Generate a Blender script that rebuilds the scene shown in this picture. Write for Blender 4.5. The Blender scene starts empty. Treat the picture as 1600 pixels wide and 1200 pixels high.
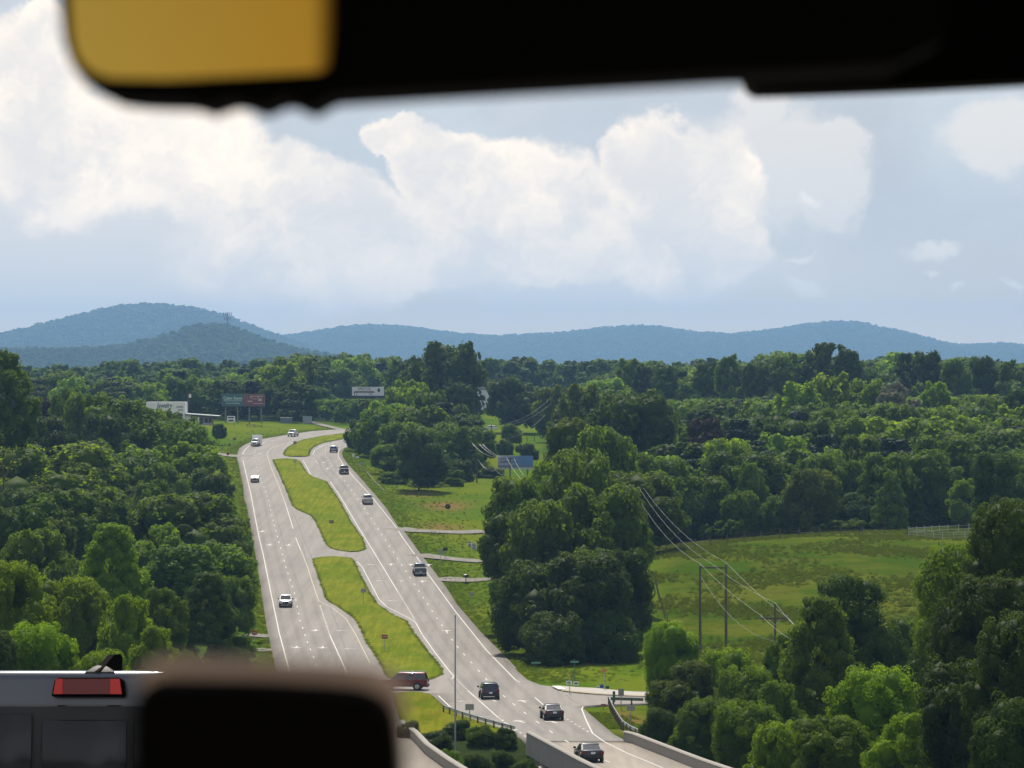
import bpy, bmesh, math, random
import numpy as np
from mathutils import Vector, Matrix
R = math.radians
scene = bpy.context.scene
COL = scene.collection
F, CX, CY = 5333.0, 800.0, 600.0        # focal length and centre of the photograph in its own pixels

# ------------------------------------------------------------------ camera
cd = bpy.data.cameras.new("camera")
cam = bpy.data.objects.new("camera", cd); COL.objects.link(cam)
cam.location = (0, 0, 0); cam.rotation_euler = (R(90), 0, 0)
cd.lens = 120.0; cd.sensor_width = 36.0; cd.clip_start = 0.05; cd.clip_end = 90000
cd.dof.use_dof = True; cd.dof.focus_distance = 520; cd.dof.aperture_fstop = 28
scene.camera = cam

# ------------------------------------------------------------------ light
SUN_AZ, SUN_EL = -7.0, 56.0            # degrees from +Y (negative = left), above horizon
sl = bpy.data.lights.new("sun", 'SUN'); sl.energy = 5.0; sl.angle = R(0.53); sl.color = (1.0, 0.93, 0.82)
sun = bpy.data.objects.new("sun", sl); COL.objects.link(sun)
sd = Vector((math.sin(R(SUN_AZ))*math.cos(R(SUN_EL)), math.cos(R(SUN_AZ))*math.cos(R(SUN_EL)), math.sin(R(SUN_EL))))
sun.rotation_euler = sd.to_track_quat('Z', 'Y').to_euler()

vs = scene.view_settings
vs.view_transform = 'Standard'; vs.look = 'None'; vs.gamma = 1; vs.use_curve_mapping = False
vs.exposure = 0.12
cy = scene.cycles
cy.use_denoising = True; cy.max_bounces = 6; cy.diffuse_bounces = 2; cy.glossy_bounces = 2
cy.transmission_bounces = 4; cy.transparent_max_bounces = 8; cy.volume_bounces = 0
cy.sample_clamp_indirect = 4; cy.caustics_reflective = False; cy.caustics_refractive = False

class NT:
    """small helper to write node trees"""
    def __init__(s, nt): s.nt = nt; s.n = nt.nodes; s.l = nt.links
    def node(s, t, **kw):
        n = s.n.new(t)
        for k, v in kw.items(): setattr(n, k, v)
        return n
    def put(s, sock, v):
        if hasattr(v, 'links') or isinstance(v, bpy.types.NodeSocket): s.l.new(v, sock)
        else: sock.default_value = v
    def m(s, op, a, b=0.0, c=0.0, clamp=False):
        n = s.node('ShaderNodeMath', operation=op, use_clamp=clamp)
        s.put(n.inputs[0], a); s.put(n.inputs[1], b)
        if len(n.inputs) > 2: s.put(n.inputs[2], c)
        return n.outputs[0]
    def vm(s, op, a, b=None):
        n = s.node('ShaderNodeVectorMath', operation=op)
        s.put(n.inputs[0], a)
        if b is not None: s.put(n.inputs[1], b)
        return n.outputs[1] if op in ('LENGTH', 'DOT_PRODUCT') else n.outputs[0]
    def mix(s, f, a, b, blend='MIX'):
        n = s.node('ShaderNodeMix', data_type='RGBA', blend_type=blend)
        s.put(n.inputs[0], f); s.put(n.inputs[6], a); s.put(n.inputs[7], b)
        return n.outputs[2]
    def noise(s, vec, scale, detail=3, rough=0.5, dist=0.0):
        n = s.node('ShaderNodeTexNoise')
        s.put(n.inputs['Vector'], vec); n.inputs['Scale'].default_value = scale
        n.inputs['Detail'].default_value = detail; n.inputs['Roughness'].default_value = rough
        n.inputs['Distortion'].default_value = dist
        return n.outputs['Fac']
    def ramp(s, v, a, b, lo=0.0, hi=1.0, smooth=True):
        n = s.node('ShaderNodeMapRange'); n.interpolation_type = 'SMOOTHSTEP' if smooth else 'LINEAR'
        s.put(n.inputs[0], v)
        for i, q in zip((1, 2, 3, 4), (a, b, lo, hi)): s.put(n.inputs[i], q)
        return n.outputs[0]

# ------------------------------------------------------------------ sky with cumulus clouds
world = bpy.data.worlds.new("World"); scene.world = world; world.use_nodes = True
world.node_tree.nodes.clear()
w = NT(world.node_tree)
sky = w.node('ShaderNodeTexSky', sky_type='NISHITA', sun_disc=False)
sky.sun_elevation = R(SUN_EL); sky.sun_rotation = R(SUN_AZ); sky.altitude = 700
sky.air_density = 1.0; sky.dust_density = 2.5; sky.ozone_density = 1.0
tc = w.node('ShaderNodeTexCoord').outputs['Generated']
sep = w.node('ShaderNodeSeparateXYZ'); w.put(sep.inputs[0], tc)
dx, dy, dz = sep.outputs
az = w.m('ARCTAN2', dx, dy)                       # azimuth from +Y, radians
el = w.m('ARCSINE', dz)
K = 1000.0 / F                                      # photo px / 1000 -> radians
def uv(px, py): return ((px-CX)/F, (CY-py)/F)
cmb = w.node('ShaderNodeCombineXYZ'); w.put(cmb.inputs[0], az); w.put(cmb.inputs[1], el)
AE = cmb.outputs[0]
warp1 = w.node('ShaderNodeTexNoise'); w.put(warp1.inputs['Vector'], AE)
warp1.inputs['Scale'].default_value = 38; warp1.inputs['Detail'].default_value = 9; warp1.inputs['Roughness'].default_value = 0.6
wv = w.vm('SUBTRACT', warp1.outputs['Color'], (0.5, 0.5, 0.5))
ws = w.node('ShaderNodeVectorMath', operation='SCALE'); w.put(ws.inputs[0], wv); ws.inputs['Scale'].default_value = 0.030
AEW = w.vm('ADD', AE, ws.outputs[0])
def blob(px, py, rx, ry, ang=0, vec=None):
    """signed falloff of one cloud lobe: 1 in the middle, 0 on its rim, negative outside"""
    u, v = uv(px, py)
    d = w.vm('SUBTRACT', vec or AEW, (u, v, 0))
    if ang:
        r = w.node('ShaderNodeVectorRotate', rotation_type='Z_AXIS'); w.put(r.inputs['Vector'], d)
        r.inputs['Angle'].default_value = R(ang); d = r.outputs[0]
    d = w.vm('MULTIPLY', d, (F/rx, F/ry, 0))
    return w.m('SUBTRACT', 1.0, w.vm('LENGTH', d))
def union(lst):
    o = lst[0]
    for b in lst[1:]: o = w.m('SMOOTH_MAX', o, b, 0.12)
    return o
main = union([blob(40, 150, 120, 130), blob(120, 240, 170, 110), blob(70, 60, 60, 60), blob(300, 250, 190, 90, 20),
              blob(420, 300, 130, 100), blob(560, 350, 160, 90, 20), blob(520, 400, 260, 90),
              blob(640, 215, 75, 42, 15), blob(700, 260, 90, 75, 30), blob(800, 330, 180, 120), blob(760, 390, 260, 80),
              blob(1010, 240, 78, 78), blob(1080, 300, 120, 100), blob(1040, 390, 165, 90), blob(900, 300, 70, 50)])
cm = w.ramp(main, w.m('SUBTRACT', -0.02, w.m('MULTIPLY', w.ramp(w.noise(AE, 9, 3), 0.4, 0.65), 0.22)), 0.16)                     # crisp upper rims
low = w.ramp(w.m('ADD', el, w.m('MULTIPLY', w.m('SUBTRACT', w.noise(AE, 30, 4), 0.5), 0.03)), uv(0, 505)[1], uv(0, 430)[1])
cm = w.m('MULTIPLY', cm, w.m('MAXIMUM', low, 0.0))
pale = union([blob(1210, 260, 150, 120), blob(1300, 215, 60, 40), blob(1290, 300, 70, 90), blob(120, 370, 330, 150), blob(380, 420, 300, 90), blob(900, 430, 360, 70), blob(1560, 215, 90, 60), blob(1180, 150, 60, 60)])
pm = w.ramp(pale, -0.05, 0.35)
wisps = union([blob(1265, 325, 22, 14), blob(1450, 385, 55, 20, -12), blob(1260, 458, 48, 18, 15), blob(1435, 432, 18, 12), blob(1250, 413, 42, 9),
               blob(1490, 448, 20, 8), blob(1580, 445, 30, 8)])
wm = w.ramp(wisps, -0.1, 0.7)
gn = w.noise(tc, 3.2, 8, 0.62)                     # the same kind of broken cloud goes on all round
gm = w.ramp(gn, 0.50, 0.62)
inframe = w.m('MULTIPLY', w.ramp(w.m('ABSOLUTE', az), 0.17, 0.24, 1, 0), w.ramp(w.m('ABSOLUTE', el), 0.12, 0.19, 1, 0))
gm = w.m('MULTIPLY', gm, w.m('SUBTRACT', 1.0, inframe))
skc = w.node('ShaderNodeVectorMath', operation='SCALE'); w.put(skc.inputs[0], sky.outputs[0]); skc.inputs['Scale'].default_value = 0.10
veil = w.mix(w.ramp(w.noise(AE, 11, 4), 0.35, 0.65), (0.68, 0.70, 0.70, 1), (0.60, 0.58, 0.58, 1))
thin = w.ramp(w.noise(w.vm('MULTIPLY', AEW, (1.0, 1.8, 1.0)), 13, 6, 0.6), 0.42, 0.68)
veil = w.mix(w.m('MULTIPLY', thin, 0.5), veil, (0.84, 0.80, 0.76, 1))
base = w.mix(w.ramp(w.m('ABSOLUTE', el), 0.14, 0.85, 0.88, 0.30), skc.outputs[0], veil)
hz = w.ramp(w.m('ABSOLUTE', el), 0.0, 0.055, 1, 0)
base = w.mix(w.m('MULTIPLY', hz, 0.9), base, (1.26, 0.97, 0.60, 1))
shade = w.ramp(w.noise(AEW, 26, 6, 0.6), 0.38, 0.66)
fine = w.ramp(w.noise(AEW, 85, 5, 0.6), 0.35, 0.65)
white = w.mix(shade, (0.99, 0.89, 0.78, 1), (1.48, 1.23, 0.93, 1))
white = w.mix(w.m('MULTIPLY', fine, 0.34), white, (1.0, 0.90, 0.79, 1))
rim = w.m('MULTIPLY', w.ramp(main, 0.0, 0.5, 1, 0), w.ramp(w.noise(AEW, 20, 3), 0.40, 0.6))
white = w.mix(w.m('MULTIPLY', rim, 0.7), white, (1.52, 1.25, 0.95, 1))
c1 = w.mix(w.m('MULTIPLY', pm, 0.8), base, (0.98, 0.89, 0.78, 1))
c2 = w.mix(w.m('MULTIPLY', cm, 0.95), c1, white)
c3 = w.mix(w.m('MULTIPLY', wm, 0.6), c2, (1.2, 1.08, 0.92, 1))
c4 = w.mix(w.m('MULTIPLY', gm, 0.85), c3, (0.80, 0.83, 0.86, 1))
bg = w.node('ShaderNodeBackground'); w.put(bg.inputs[0], c4); bg.inputs[1].default_value = 1.0
wo = w.node('ShaderNodeOutputWorld'); w.l.new(bg.outputs[0], wo.inputs[0])
world.cycles.sampling_method = 'MANUAL'; world.cycles.sample_map_resolution = 512

# ------------------------------------------------------------------ object helpers
def tag(o, label=None, cat=None, group=None, kind=None):
    if label: o['label'] = label
    if cat: o['category'] = cat
    if group: o['group'] = group
    if kind: o['kind'] = kind
    return o
def obj(name, me, mat=None, parent=None):
    if isinstance(me, bmesh.types.BMesh):
        b = me; me = bpy.data.meshes.new(name); b.normal_update(); b.to_mesh(me); b.free()
    o = bpy.data.objects.new(name, me); COL.objects.link(o)
    if mat is not None and len(me.materials) == 0: me.materials.append(mat)
    if parent: o.parent = parent
    return o
def empty(name, loc, rz=0.0, label=None, cat=None, group=None):
    o = bpy.data.objects.new(name, None); COL.objects.link(o); o.empty_display_size = 0.5
    o.location = loc; o.rotation_euler = (0, 0, rz)
    return tag(o, label, cat, group)
def structure(name, me, mat): return tag(obj(name, me, mat), kind='structure')
def BM(): return bmesh.new()
def box(b, x0, x1, y0, y1, z0, z1, tx=0.0, ty=0.0):
    """box whose top may be narrowed by tx, ty on each side"""
    v = [b.verts.new(c) for c in ((x0, y0, z0), (x1, y0, z0), (x1, y1, z0), (x0, y1, z0),
         (x0+tx, y0+ty, z1), (x1-tx, y0+ty, z1), (x1-tx, y1-ty, z1), (x0+tx, y1-ty, z1))]
    for f in ((3, 2, 1, 0), (4, 5, 6, 7), (0, 1, 5, 4), (1, 2, 6, 5), (2, 3, 7, 6), (3, 0, 4, 7)):
        b.faces.new([v[i] for i in f])
    return b
def prism(b, pts, axis, a0, a1):
    """outline pts extruded between a0 and a1 along axis; pts are the other two coordinates in order"""
    def mk(p, a): return {'x': (a, p[0], p[1]), 'y': (p[0], a, p[1]), 'z': (p[0], p[1], a)}[axis]
    A = [b.verts.new(mk(p, a0)) for p in pts]; B = [b.verts.new(mk(p, a1)) for p in pts]
    n = len(pts)
    f1 = b.faces.new(A); f2 = b.faces.new(B[::-1])
    for i in range(n): b.faces.new((A[i], B[i], B[(i+1) % n], A[(i+1) % n]))
    bmesh.ops.recalc_face_normals(b, faces=b.faces[:])
    return b
def tube(b, p0, p1, r0, r1=None, n=8, caps=True):
    r1 = r0 if r1 is None else r1
    p0, p1 = Vector(p0), Vector(p1); d = (p1-p0).normalized()
    u = d.orthogonal().normalized(); v = d.cross(u)
    A = [b.verts.new(p0+(u*math.cos(2*math.pi*i/n)+v*math.sin(2*math.pi*i/n))*r0) for i in range(n)]
    B = [b.verts.new(p1+(u*math.cos(2*math.pi*i/n)+v*math.sin(2*math.pi*i/n))*r1) for i in range(n)]
    for i in range(n): b.faces.new((A[i], A[(i+1) % n], B[(i+1) % n], B[i]))
    if caps: b.faces.new(A[::-1]); b.faces.new(B)
    return b
def bevel(o, wd, seg=2):
    m = o.modifiers.new("bevel", 'BEVEL'); m.width = wd; m.segments = seg; m.limit_method = 'ANGLE'; m.angle_limit = R(35)
    for p in o.data.polygons: p.use_smooth = True
    return o
def np_mesh(name, V, Q, smooth=False, attrs=None):
    """fast mesh from arrays: V (n,3), Q (m,k) polygons of equal size"""
    me = bpy.data.meshes.new(name); V = np.asarray(V, np.float32); Q = np.asarray(Q, np.int32)
    me.vertices.add(len(V)); me.vertices.foreach_set('co', V.ravel())
    k = Q.shape[1]; me.loops.add(Q.size); me.loops.foreach_set('vertex_index', Q.ravel())
    me.polygons.add(len(Q)); me.polygons.foreach_set('loop_start', np.arange(len(Q), dtype=np.int32)*k)
    me.polygons.foreach_set('loop_total', np.full(len(Q), k, np.int32))
    if smooth: me.polygons.foreach_set('use_smooth', np.ones(len(Q), bool))
    for an, av in (attrs or {}).items():
        a = me.attributes.new(an, 'FLOAT', 'POINT'); a.data.foreach_set('value', np.asarray(av, np.float32))
    me.update(calc_edges=True); me.validate()
    return me

# ------------------------------------------------------------------ materials
def mat(name, col, rough=0.6, metal=0.0, var=0.12, scale=3.0, bump=0.0, spec=None, emit=None, coat=0.0):
    """procedural material: base colour broken up by fine noise, with some relief"""
    m = bpy.data.materials.new(name); m.use_nodes = True; m.node_tree.nodes.clear(); t = NT(m.node_tree)
    geo = t.node('ShaderNodeTexCoord').outputs['Object']
    nz = t.noise(geo, scale, 4, 0.6)
    c0 = tuple(max(0, c*(1-var)) for c in col)+(1,); c1 = tuple(min(1, c*(1+var)) for c in col)+(1,)
    p = t.node('ShaderNodeBsdfPrincipled'); t.put(p.inputs['Base Color'], t.mix(nz, c0, c1))
    p.inputs['Roughness'].default_value = rough; p.inputs['Metallic'].default_value = metal
    if spec is not None: p.inputs['Specular IOR Level'].default_value = spec
    if coat: p.inputs['Coat Weight'].default_value = coat; p.inputs['Coat Roughness'].default_value = 0.05
    if emit:
        t.put(p.inputs['Emission Color'], emit[0]+(1,)); p.inputs['Emission Strength'].default_value = emit[1]
    if bump:
        b = t.node('ShaderNodeBump'); b.inputs['Strength'].default_value = bump; b.inputs['Distance'].default_value = 0.05
        t.put(b.inputs['Height'], t.noise(geo, scale*6, 4, 0.6)); t.put(p.inputs['Normal'], b.outputs[0])
    o = t.node('ShaderNodeOutputMaterial'); t.l.new(p.outputs[0], o.inputs[0])
    return m
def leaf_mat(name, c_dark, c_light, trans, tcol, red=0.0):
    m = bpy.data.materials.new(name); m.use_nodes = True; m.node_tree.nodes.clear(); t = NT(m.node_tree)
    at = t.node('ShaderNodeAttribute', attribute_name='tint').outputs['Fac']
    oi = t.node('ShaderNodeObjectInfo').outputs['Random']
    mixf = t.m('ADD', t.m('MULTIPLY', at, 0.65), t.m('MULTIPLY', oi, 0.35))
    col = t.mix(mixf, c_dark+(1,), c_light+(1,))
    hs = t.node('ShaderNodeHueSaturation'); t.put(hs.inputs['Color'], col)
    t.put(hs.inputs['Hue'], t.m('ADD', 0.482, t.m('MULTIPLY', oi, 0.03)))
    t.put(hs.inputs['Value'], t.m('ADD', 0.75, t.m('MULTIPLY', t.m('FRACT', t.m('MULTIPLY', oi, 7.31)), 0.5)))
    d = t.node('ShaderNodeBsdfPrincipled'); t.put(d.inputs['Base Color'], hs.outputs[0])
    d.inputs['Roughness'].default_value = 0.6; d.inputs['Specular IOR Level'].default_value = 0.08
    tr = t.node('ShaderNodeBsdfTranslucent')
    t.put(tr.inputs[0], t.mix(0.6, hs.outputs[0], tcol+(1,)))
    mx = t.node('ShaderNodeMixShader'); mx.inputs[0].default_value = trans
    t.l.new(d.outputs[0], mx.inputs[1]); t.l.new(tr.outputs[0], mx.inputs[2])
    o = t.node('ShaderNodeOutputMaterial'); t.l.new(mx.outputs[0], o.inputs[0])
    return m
M = {}
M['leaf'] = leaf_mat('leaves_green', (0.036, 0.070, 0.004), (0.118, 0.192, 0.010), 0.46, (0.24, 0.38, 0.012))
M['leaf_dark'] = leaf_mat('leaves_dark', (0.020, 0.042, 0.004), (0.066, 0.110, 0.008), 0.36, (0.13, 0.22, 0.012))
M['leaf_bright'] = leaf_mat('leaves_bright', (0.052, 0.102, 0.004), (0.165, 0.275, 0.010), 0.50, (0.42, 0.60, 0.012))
M['leaf_olive'] = leaf_mat('leaves_olive', (0.036, 0.060, 0.006), (0.090, 0.130, 0.012), 0.42, (0.26, 0.34, 0.018))
M['leaf_red'] = leaf_mat('leaves_purple', (0.025, 0.018, 0.018), (0.055, 0.040, 0.030), 0.25, (0.10, 0.05, 0.04))
M['needle'] = leaf_mat('needles', (0.012, 0.026, 0.014), (0.028, 0.050, 0.022), 0.18, (0.04, 0.07, 0.02))
M['flower'] = leaf_mat('leaves_flowering', (0.06, 0.08, 0.03), (0.30, 0.28, 0.20), 0.35, (0.25, 0.25, 0.12))
M['forest'] = leaf_mat('leaves_far', (0.030, 0.064, 0.005), (0.088, 0.155, 0.011), 0.40, (0.18, 0.31, 0.015))
M['bark'] = mat('bark', (0.10, 0.075, 0.055), 0.9, var=0.3, scale=8, bump=0.6)
M['white_paint'] = mat('road_paint', (0.52, 0.50, 0.46), 0.6, var=0.25, scale=1.2)
M['yellow_paint'] = mat('road_paint_yellow', (0.42, 0.36, 0.20), 0.6, var=0.12, scale=1.2)
M['galv'] = mat('galvanised_steel', (0.42, 0.43, 0.43), 0.45, 0.6, var=0.12)
M['alu'] = mat('aluminium_back', (0.33, 0.34, 0.34), 0.45, 0.3, var=0.06)
M['brown_sign'] = mat('brown_sign', (0.16, 0.055, 0.045), 0.6)
M['red_sign'] = mat('red_sign', (0.35, 0.03, 0.03), 0.5)
M['green_sign'] = mat('green_sign', (0.04, 0.16, 0.10), 0.5)
M['orange_sign'] = mat('orange_sign', (0.45, 0.20, 0.06), 0.5)
M['blue_sign'] = mat('blue_sign', (0.05, 0.14, 0.42), 0.5)
M['white'] = mat('white_board', (0.80, 0.80, 0.79), 0.6, var=0.05)
M['fence_white'] = mat('weathered_white', (0.36, 0.36, 0.35), 0.7, var=0.15)
M['ink'] = mat('dark_print', (0.035, 0.04, 0.07), 0.6)
M['ink_brown'] = mat('brown_print', (0.13, 0.06, 0.06), 0.6)
M['wood'] = mat('weathered_wood', (0.13, 0.10, 0.075), 0.85, var=0.25, scale=6, bump=0.4)
M['pole'] = mat('pole_wood', (0.11, 0.085, 0.065), 0.85, var=0.25, scale=5, bump=0.4)
M['wire'] = mat('wire_metal', (0.55, 0.55, 0.53), 0.35, 0.4)
M['wire_dark'] = mat('wire_dark', (0.16, 0.17, 0.17), 0.5, 0.3)
M['concrete'] = mat('concrete', (0.27, 0.25, 0.215), 0.85, var=0.16, scale=0.8, bump=0.25)
M['tyre'] = mat('tyre', (0.018, 0.018, 0.018), 0.85)
M['rim'] = mat('wheel_rim', (0.45, 0.46, 0.47), 0.3, 0.8)
M['glass'] = mat('dark_glass', (0.02, 0.025, 0.03), 0.08, 0.0, spec=0.8)
M['lamp_red'] = mat('tail_lamp', (0.12, 0.008, 0.007), 0.25)
M['lamp_clear'] = mat('head_lamp', (0.75, 0.76, 0.78), 0.15, spec=0.8)
M['trim'] = mat('black_trim', (0.02, 0.02, 0.02), 0.6)
M['plate'] = mat('number_plate', (0.62, 0.64, 0.66), 0.5)
M['black'] = mat('black_plastic', (0.0035, 0.003, 0.0025), 0.8, spec=0.04)

def grass_mat(name, cA, cB, cC, sc=0.35):
    m = bpy.data.materials.new(name); m.use_nodes = True; m.node_tree.nodes.clear(); t = NT(m.node_tree)
    P = t.node('ShaderNodeNewGeometry').outputs['Position']
    sv = t.vm('MULTIPLY', P, (1.0, 0.45, 1.0))
    n1 = t.noise(sv, sc*0.25, 4, 0.6); n2 = t.noise(P, sc*2.2, 5, 0.7); n3 = t.noise(P, 7.0, 2, 0.6)
    col = t.mix(t.ramp(n1, 0.35, 0.65), cA+(1,), cB+(1,))
    col = t.mix(t.m('MULTIPLY', t.ramp(n2, 0.45, 0.72), 0.7), col, cC+(1,))
    col = t.mix(1.0, col, t.mix(n3, (0.72, 0.72, 0.72, 1), (1.28, 1.28, 1.28, 1)), 'MULTIPLY')
    mow = t.noise(t.vm('MULTIPLY', P, (1.3, 0.05, 0.0)), 1.0, 3, 0.7)
    col = t.mix(1.0, col, t.mix(t.ramp(mow, 0.35, 0.65), (0.84, 0.86, 0.84, 1), (1.14, 1.12, 1.14, 1)), 'MULTIPLY')
    p = t.node('ShaderNodeBsdfPrincipled'); t.put(p.inputs['Base Color'], col); p.inputs['Roughness'].default_value = 0.9
    p.inputs['Specular IOR Level'].default_value = 0.0
    b = t.node('ShaderNodeBump'); b.inputs['Strength'].default_value = 0.7; b.inputs['Distance'].default_value = 0.25
    t.put(b.inputs['Height'], t.m('ADD', t.noise(P, 3.5, 4, 0.7), t.m('MULTIPLY', n2, 0.8))); t.put(p.inputs['Normal'], b.outputs[0])
    o = t.node('ShaderNodeOutputMaterial'); t.l.new(p.outputs[0], o.inputs[0])
    return m
M['median'] = grass_mat('mown_grass', (0.122, 0.165, 0.014), (0.190, 0.200, 0.022), (0.085, 0.122, 0.010), 0.7)

def road_mat(name, col, warm):
    m = bpy.data.materials.new(name); m.use_nodes = True; m.node_tree.nodes.clear(); t = NT(m.node_tree)
    P = t.node('ShaderNodeNewGeometry').outputs['Position']
    st = t.vm('MULTIPLY', P, (1.0, 0.04, 0.0))
    n1 = t.noise(st, 0.55, 4, 0.65); n2 = t.noise(P, 0.12, 3, 0.5); n3 = t.noise(P, 9.0, 3, 0.7); n4 = t.noise(P, 0.9, 5, 0.7)
    a = tuple(c*0.76 for c in col)+(1,); b_ = tuple(c*1.08 for c in col)+(1,)
    c = t.mix(t.ramp(n1, 0.3, 0.7), a, b_)
    c = t.mix(t.m('MULTIPLY', t.ramp(n2, 0.4, 0.7), 0.35), c, warm+(1,))
    c = t.mix(t.m('MULTIPLY', t.ramp(n4, 0.56, 0.72), 0.38), c, tuple(v*0.7 for v in col)+(1,))
    c = t.mix(1.0, c, t.mix(n3, (0.86, 0.86, 0.86, 1), (1.14, 1.14, 1.14, 1)), 'MULTIPLY')
    p = t.node('ShaderNodeBsdfPrincipled'); t.put(p.inputs['Base Color'], c); p.inputs['Roughness'].default_value = 0.75
    p.inputs['Specular IOR Level'].default_value = 0.25
    o = t.node('ShaderNodeOutputMaterial'); t.l.new(p.outputs[0], o.inputs[0])
    return m
M['asphalt'] = road_mat('old_asphalt', (0.218, 0.198, 0.176), (0.238, 0.208, 0.174))
M['deck'] = road_mat('bridge_concrete', (0.300, 0.262, 0.215), (0.33, 0.28, 0.22))
M['drive'] = road_mat('driveway_gravel', (0.165, 0.150, 0.122), (0.19, 0.17, 0.13))
M['seal'] = mat('crack_sealant', (0.10, 0.098, 0.095), 0.7)

# ------------------------------------------------------------------ the lie of the land
def pchip(x, y):
    x = np.asarray(x, float); y = np.asarray(y, float); h = np.diff(x); d = np.diff(y)/h; m = np.zeros_like(y)
    for i in range(1, len(x)-1):
        if d[i-1]*d[i] > 0:
            w1, w2 = 2*h[i]+h[i-1], h[i]+2*h[i-1]; m[i] = (w1+w2)/(w1/d[i-1]+w2/d[i])
    m[0], m[-1] = d[0], d[-1]
    def f(q):
        q = np.asarray(q, float); i = np.clip(np.searchsorted(x, q)-1, 0, len(x)-2)
        t = np.clip((q-x[i])/h[i], 0, 1); t2, t3 = t*t, t*t*t
        return (2*t3-3*t2+1)*y[i]+(t3-2*t2+t)*h[i]*m[i]+(-2*t3+3*t2)*y[i+1]+(t3-t2)*h[i]*m[i+1]
    return f
DT = [(265, 1200), (282, 1178), (310, 1142), (338, 1108), (365, 1079), (400, 1040), (440, 1000), (505, 940), (563, 890), (612, 850),
      (715, 780), (800, 733), (890, 700), (960, 680), (1010, 672), (1100, 664), (1300, 652), (1600, 640)]
zt = [(-400, 22), (-60, 3.0), (0, -1.5), (17, -3.5), (50, -7.9), (100, -14.2), (200, -25.6)] + [(d, (CY-p)/F*d) for d, p in DT] + [(2200, -14), (9000, -10)]
zr = pchip([a for a, b in zt], [b for a, b in zt])
_D = np.linspace(235, 1700, 6000); _P = CY-zr(_D)*F/_D
_o = np.argsort(_P); _Ps, _Ds = _P[_o], _D[_o]
def Dof(py): return float(np.interp(py, _Ps, _Ds))
def pw(px, py, D=None):
    D = Dof(py) if D is None else D
    return Vector(((px-CX)/F*D, D, (CY-py)/F*D))

LEFT = [(668, 560), (669.8, 541), (673.7, 486), (679, 450), (686, 409), (690, 393), (695.6, 381), (701, 373.5), (709, 371), (715, 370), (723, 372.7), (742, 376.6), (757.5, 379.8),
        (781, 382), (787, 385), (840, 395), (900, 405), (980, 417), (1016, 425), (1066, 436), (1120, 452), (1200, 476)]
RIGHT = [(668, 640), (684, 600), (690, 575), (694, 552), (700.3, 538), (707.4, 534), (715, 536.4), (726, 544), (743, 560), (771.6, 585), (793, 603), (821.5, 621), (832, 633), (865, 657),
         (874, 664), (900, 684), (917, 697), (944, 714), (986, 750), (1026, 790), (1048, 808), (1062, 824), (1070, 844), (1073, 866), (1078, 940), (1080, 990),
         (1081, 1060), (1082, 1250), (1098, 1250), (1099, 1010), (1101, 950), (1103, 918), (1104, 908), (1126, 934), (1148, 960), (1158, 980), (1162, 996), (1200, 1092)]
L2R = [(1062, 606), (1083, 612), (1144, 630), (1158, 650), (1178, 668), (1200, 698)]        # right side of the near left-hand carriageway
R2L = [(1083, 668), (1085, 672), (1098, 688), (1108, 700), (1118, 720), (1146, 804), (1188, 880), (1200, 901)]  # left side of the near right-hand one
def xi(tab, py): return float(np.interp(py, [a for a, b in tab], [b for a, b in tab]))
def edge_m(tab, D):
    py = CY-zr(D)*F/D
    return (np.interp(py, [a for a, b in tab], [b for a, b in tab])-CX)/F*D

ctl = []   # (x, y, z) of known ground away from the road
def C(px, py, D): ctl.append(((px-CX)/F*D, D, (CY-py)/F*D))
for a in [(1030, 1064, 372), (1000, 1045, 392), (900, 1046, 392), (830, 1000, 442), (1110, 1018, 420), (1230, 1028, 405), (1060, 1010, 428), (1040, 950, 462), (1230, 938, 470),
          (1440, 838, 548), (1600, 842, 545), (1020, 862, 530), (1250, 836, 548), (1400, 930, 470), (1560, 1000, 420), (750, 905, 545), (760, 870, 590), (760, 830, 650), (760, 765, 745),
          (650, 775, 728), (700, 730, 850), (800, 690, 1000), (800, 664, 1120), (750, 640, 1280), (330, 664, 985), (290, 664, 985), (400, 667, 1010), (480, 664, 1050),
          (360, 697, 900), (300, 690, 880), (440, 662, 1060)]: C(*a)
ctl += [(22, 296, -37.5), (45, 250, -37.5), (60, 320, -35.5), (35, 335, -33.4), (48, 200, -34), (90, 300, -34), (-3, 296, -36.2), (-3, 265, -37.5), (-30, 290, -36), (-60, 290, -33), (-25, 350, -33.2), (-45, 250, -34),
        (-70, 450, -30.5), (-110, 450, -28), (-60, 600, -27), (-120, 700, -19), (-90, 800, -17), (-200, 800, -13), (-150, 1000, -10), (150, 700, -20.5), (250, 700, -19), (60, 700, -22.5),
        (120, 900, -16), (20, 900, -18), (200, 1100, -13), (60, 1150, -12.5), (-60, 1150, -12.0), (-200, 1300, -9), (0, 1400, -8), (-84, 1500, -4), (-200, 1500, -6), (200, 1450, -6), (350, 1300, -8),
        (120, 150, -28), (-120, 150, -26), (200, 400, -28), (-200, 400, -24), (0, 30, -8.5), (-60, 30, -6), (60, 30, -6), (-150, -100, 10), (150, -100, 10)]
ctl = np.array(ctl); cv = ctl[:, 2]-zr(ctl[:, 1])
def _tps(r): return np.where(r > 1e-9, r*r*np.log(r+1e-12), 0)
_X = ctl[:, :2]/100
_K = _tps(np.linalg.norm(_X[:, None]-_X[None], axis=2)); n_ = len(_X)
_A = np.zeros((n_+3, n_+3)); _A[:n_, :n_] = _K+np.eye(n_)*0.02; _A[:n_, n_] = 1; _A[:n_, n_+1:] = _X; _A[n_, :n_] = 1; _A[n_+1:, :n_] = _X.T
_W = np.linalg.solve(_A, np.r_[cv, 0, 0, 0])
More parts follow.
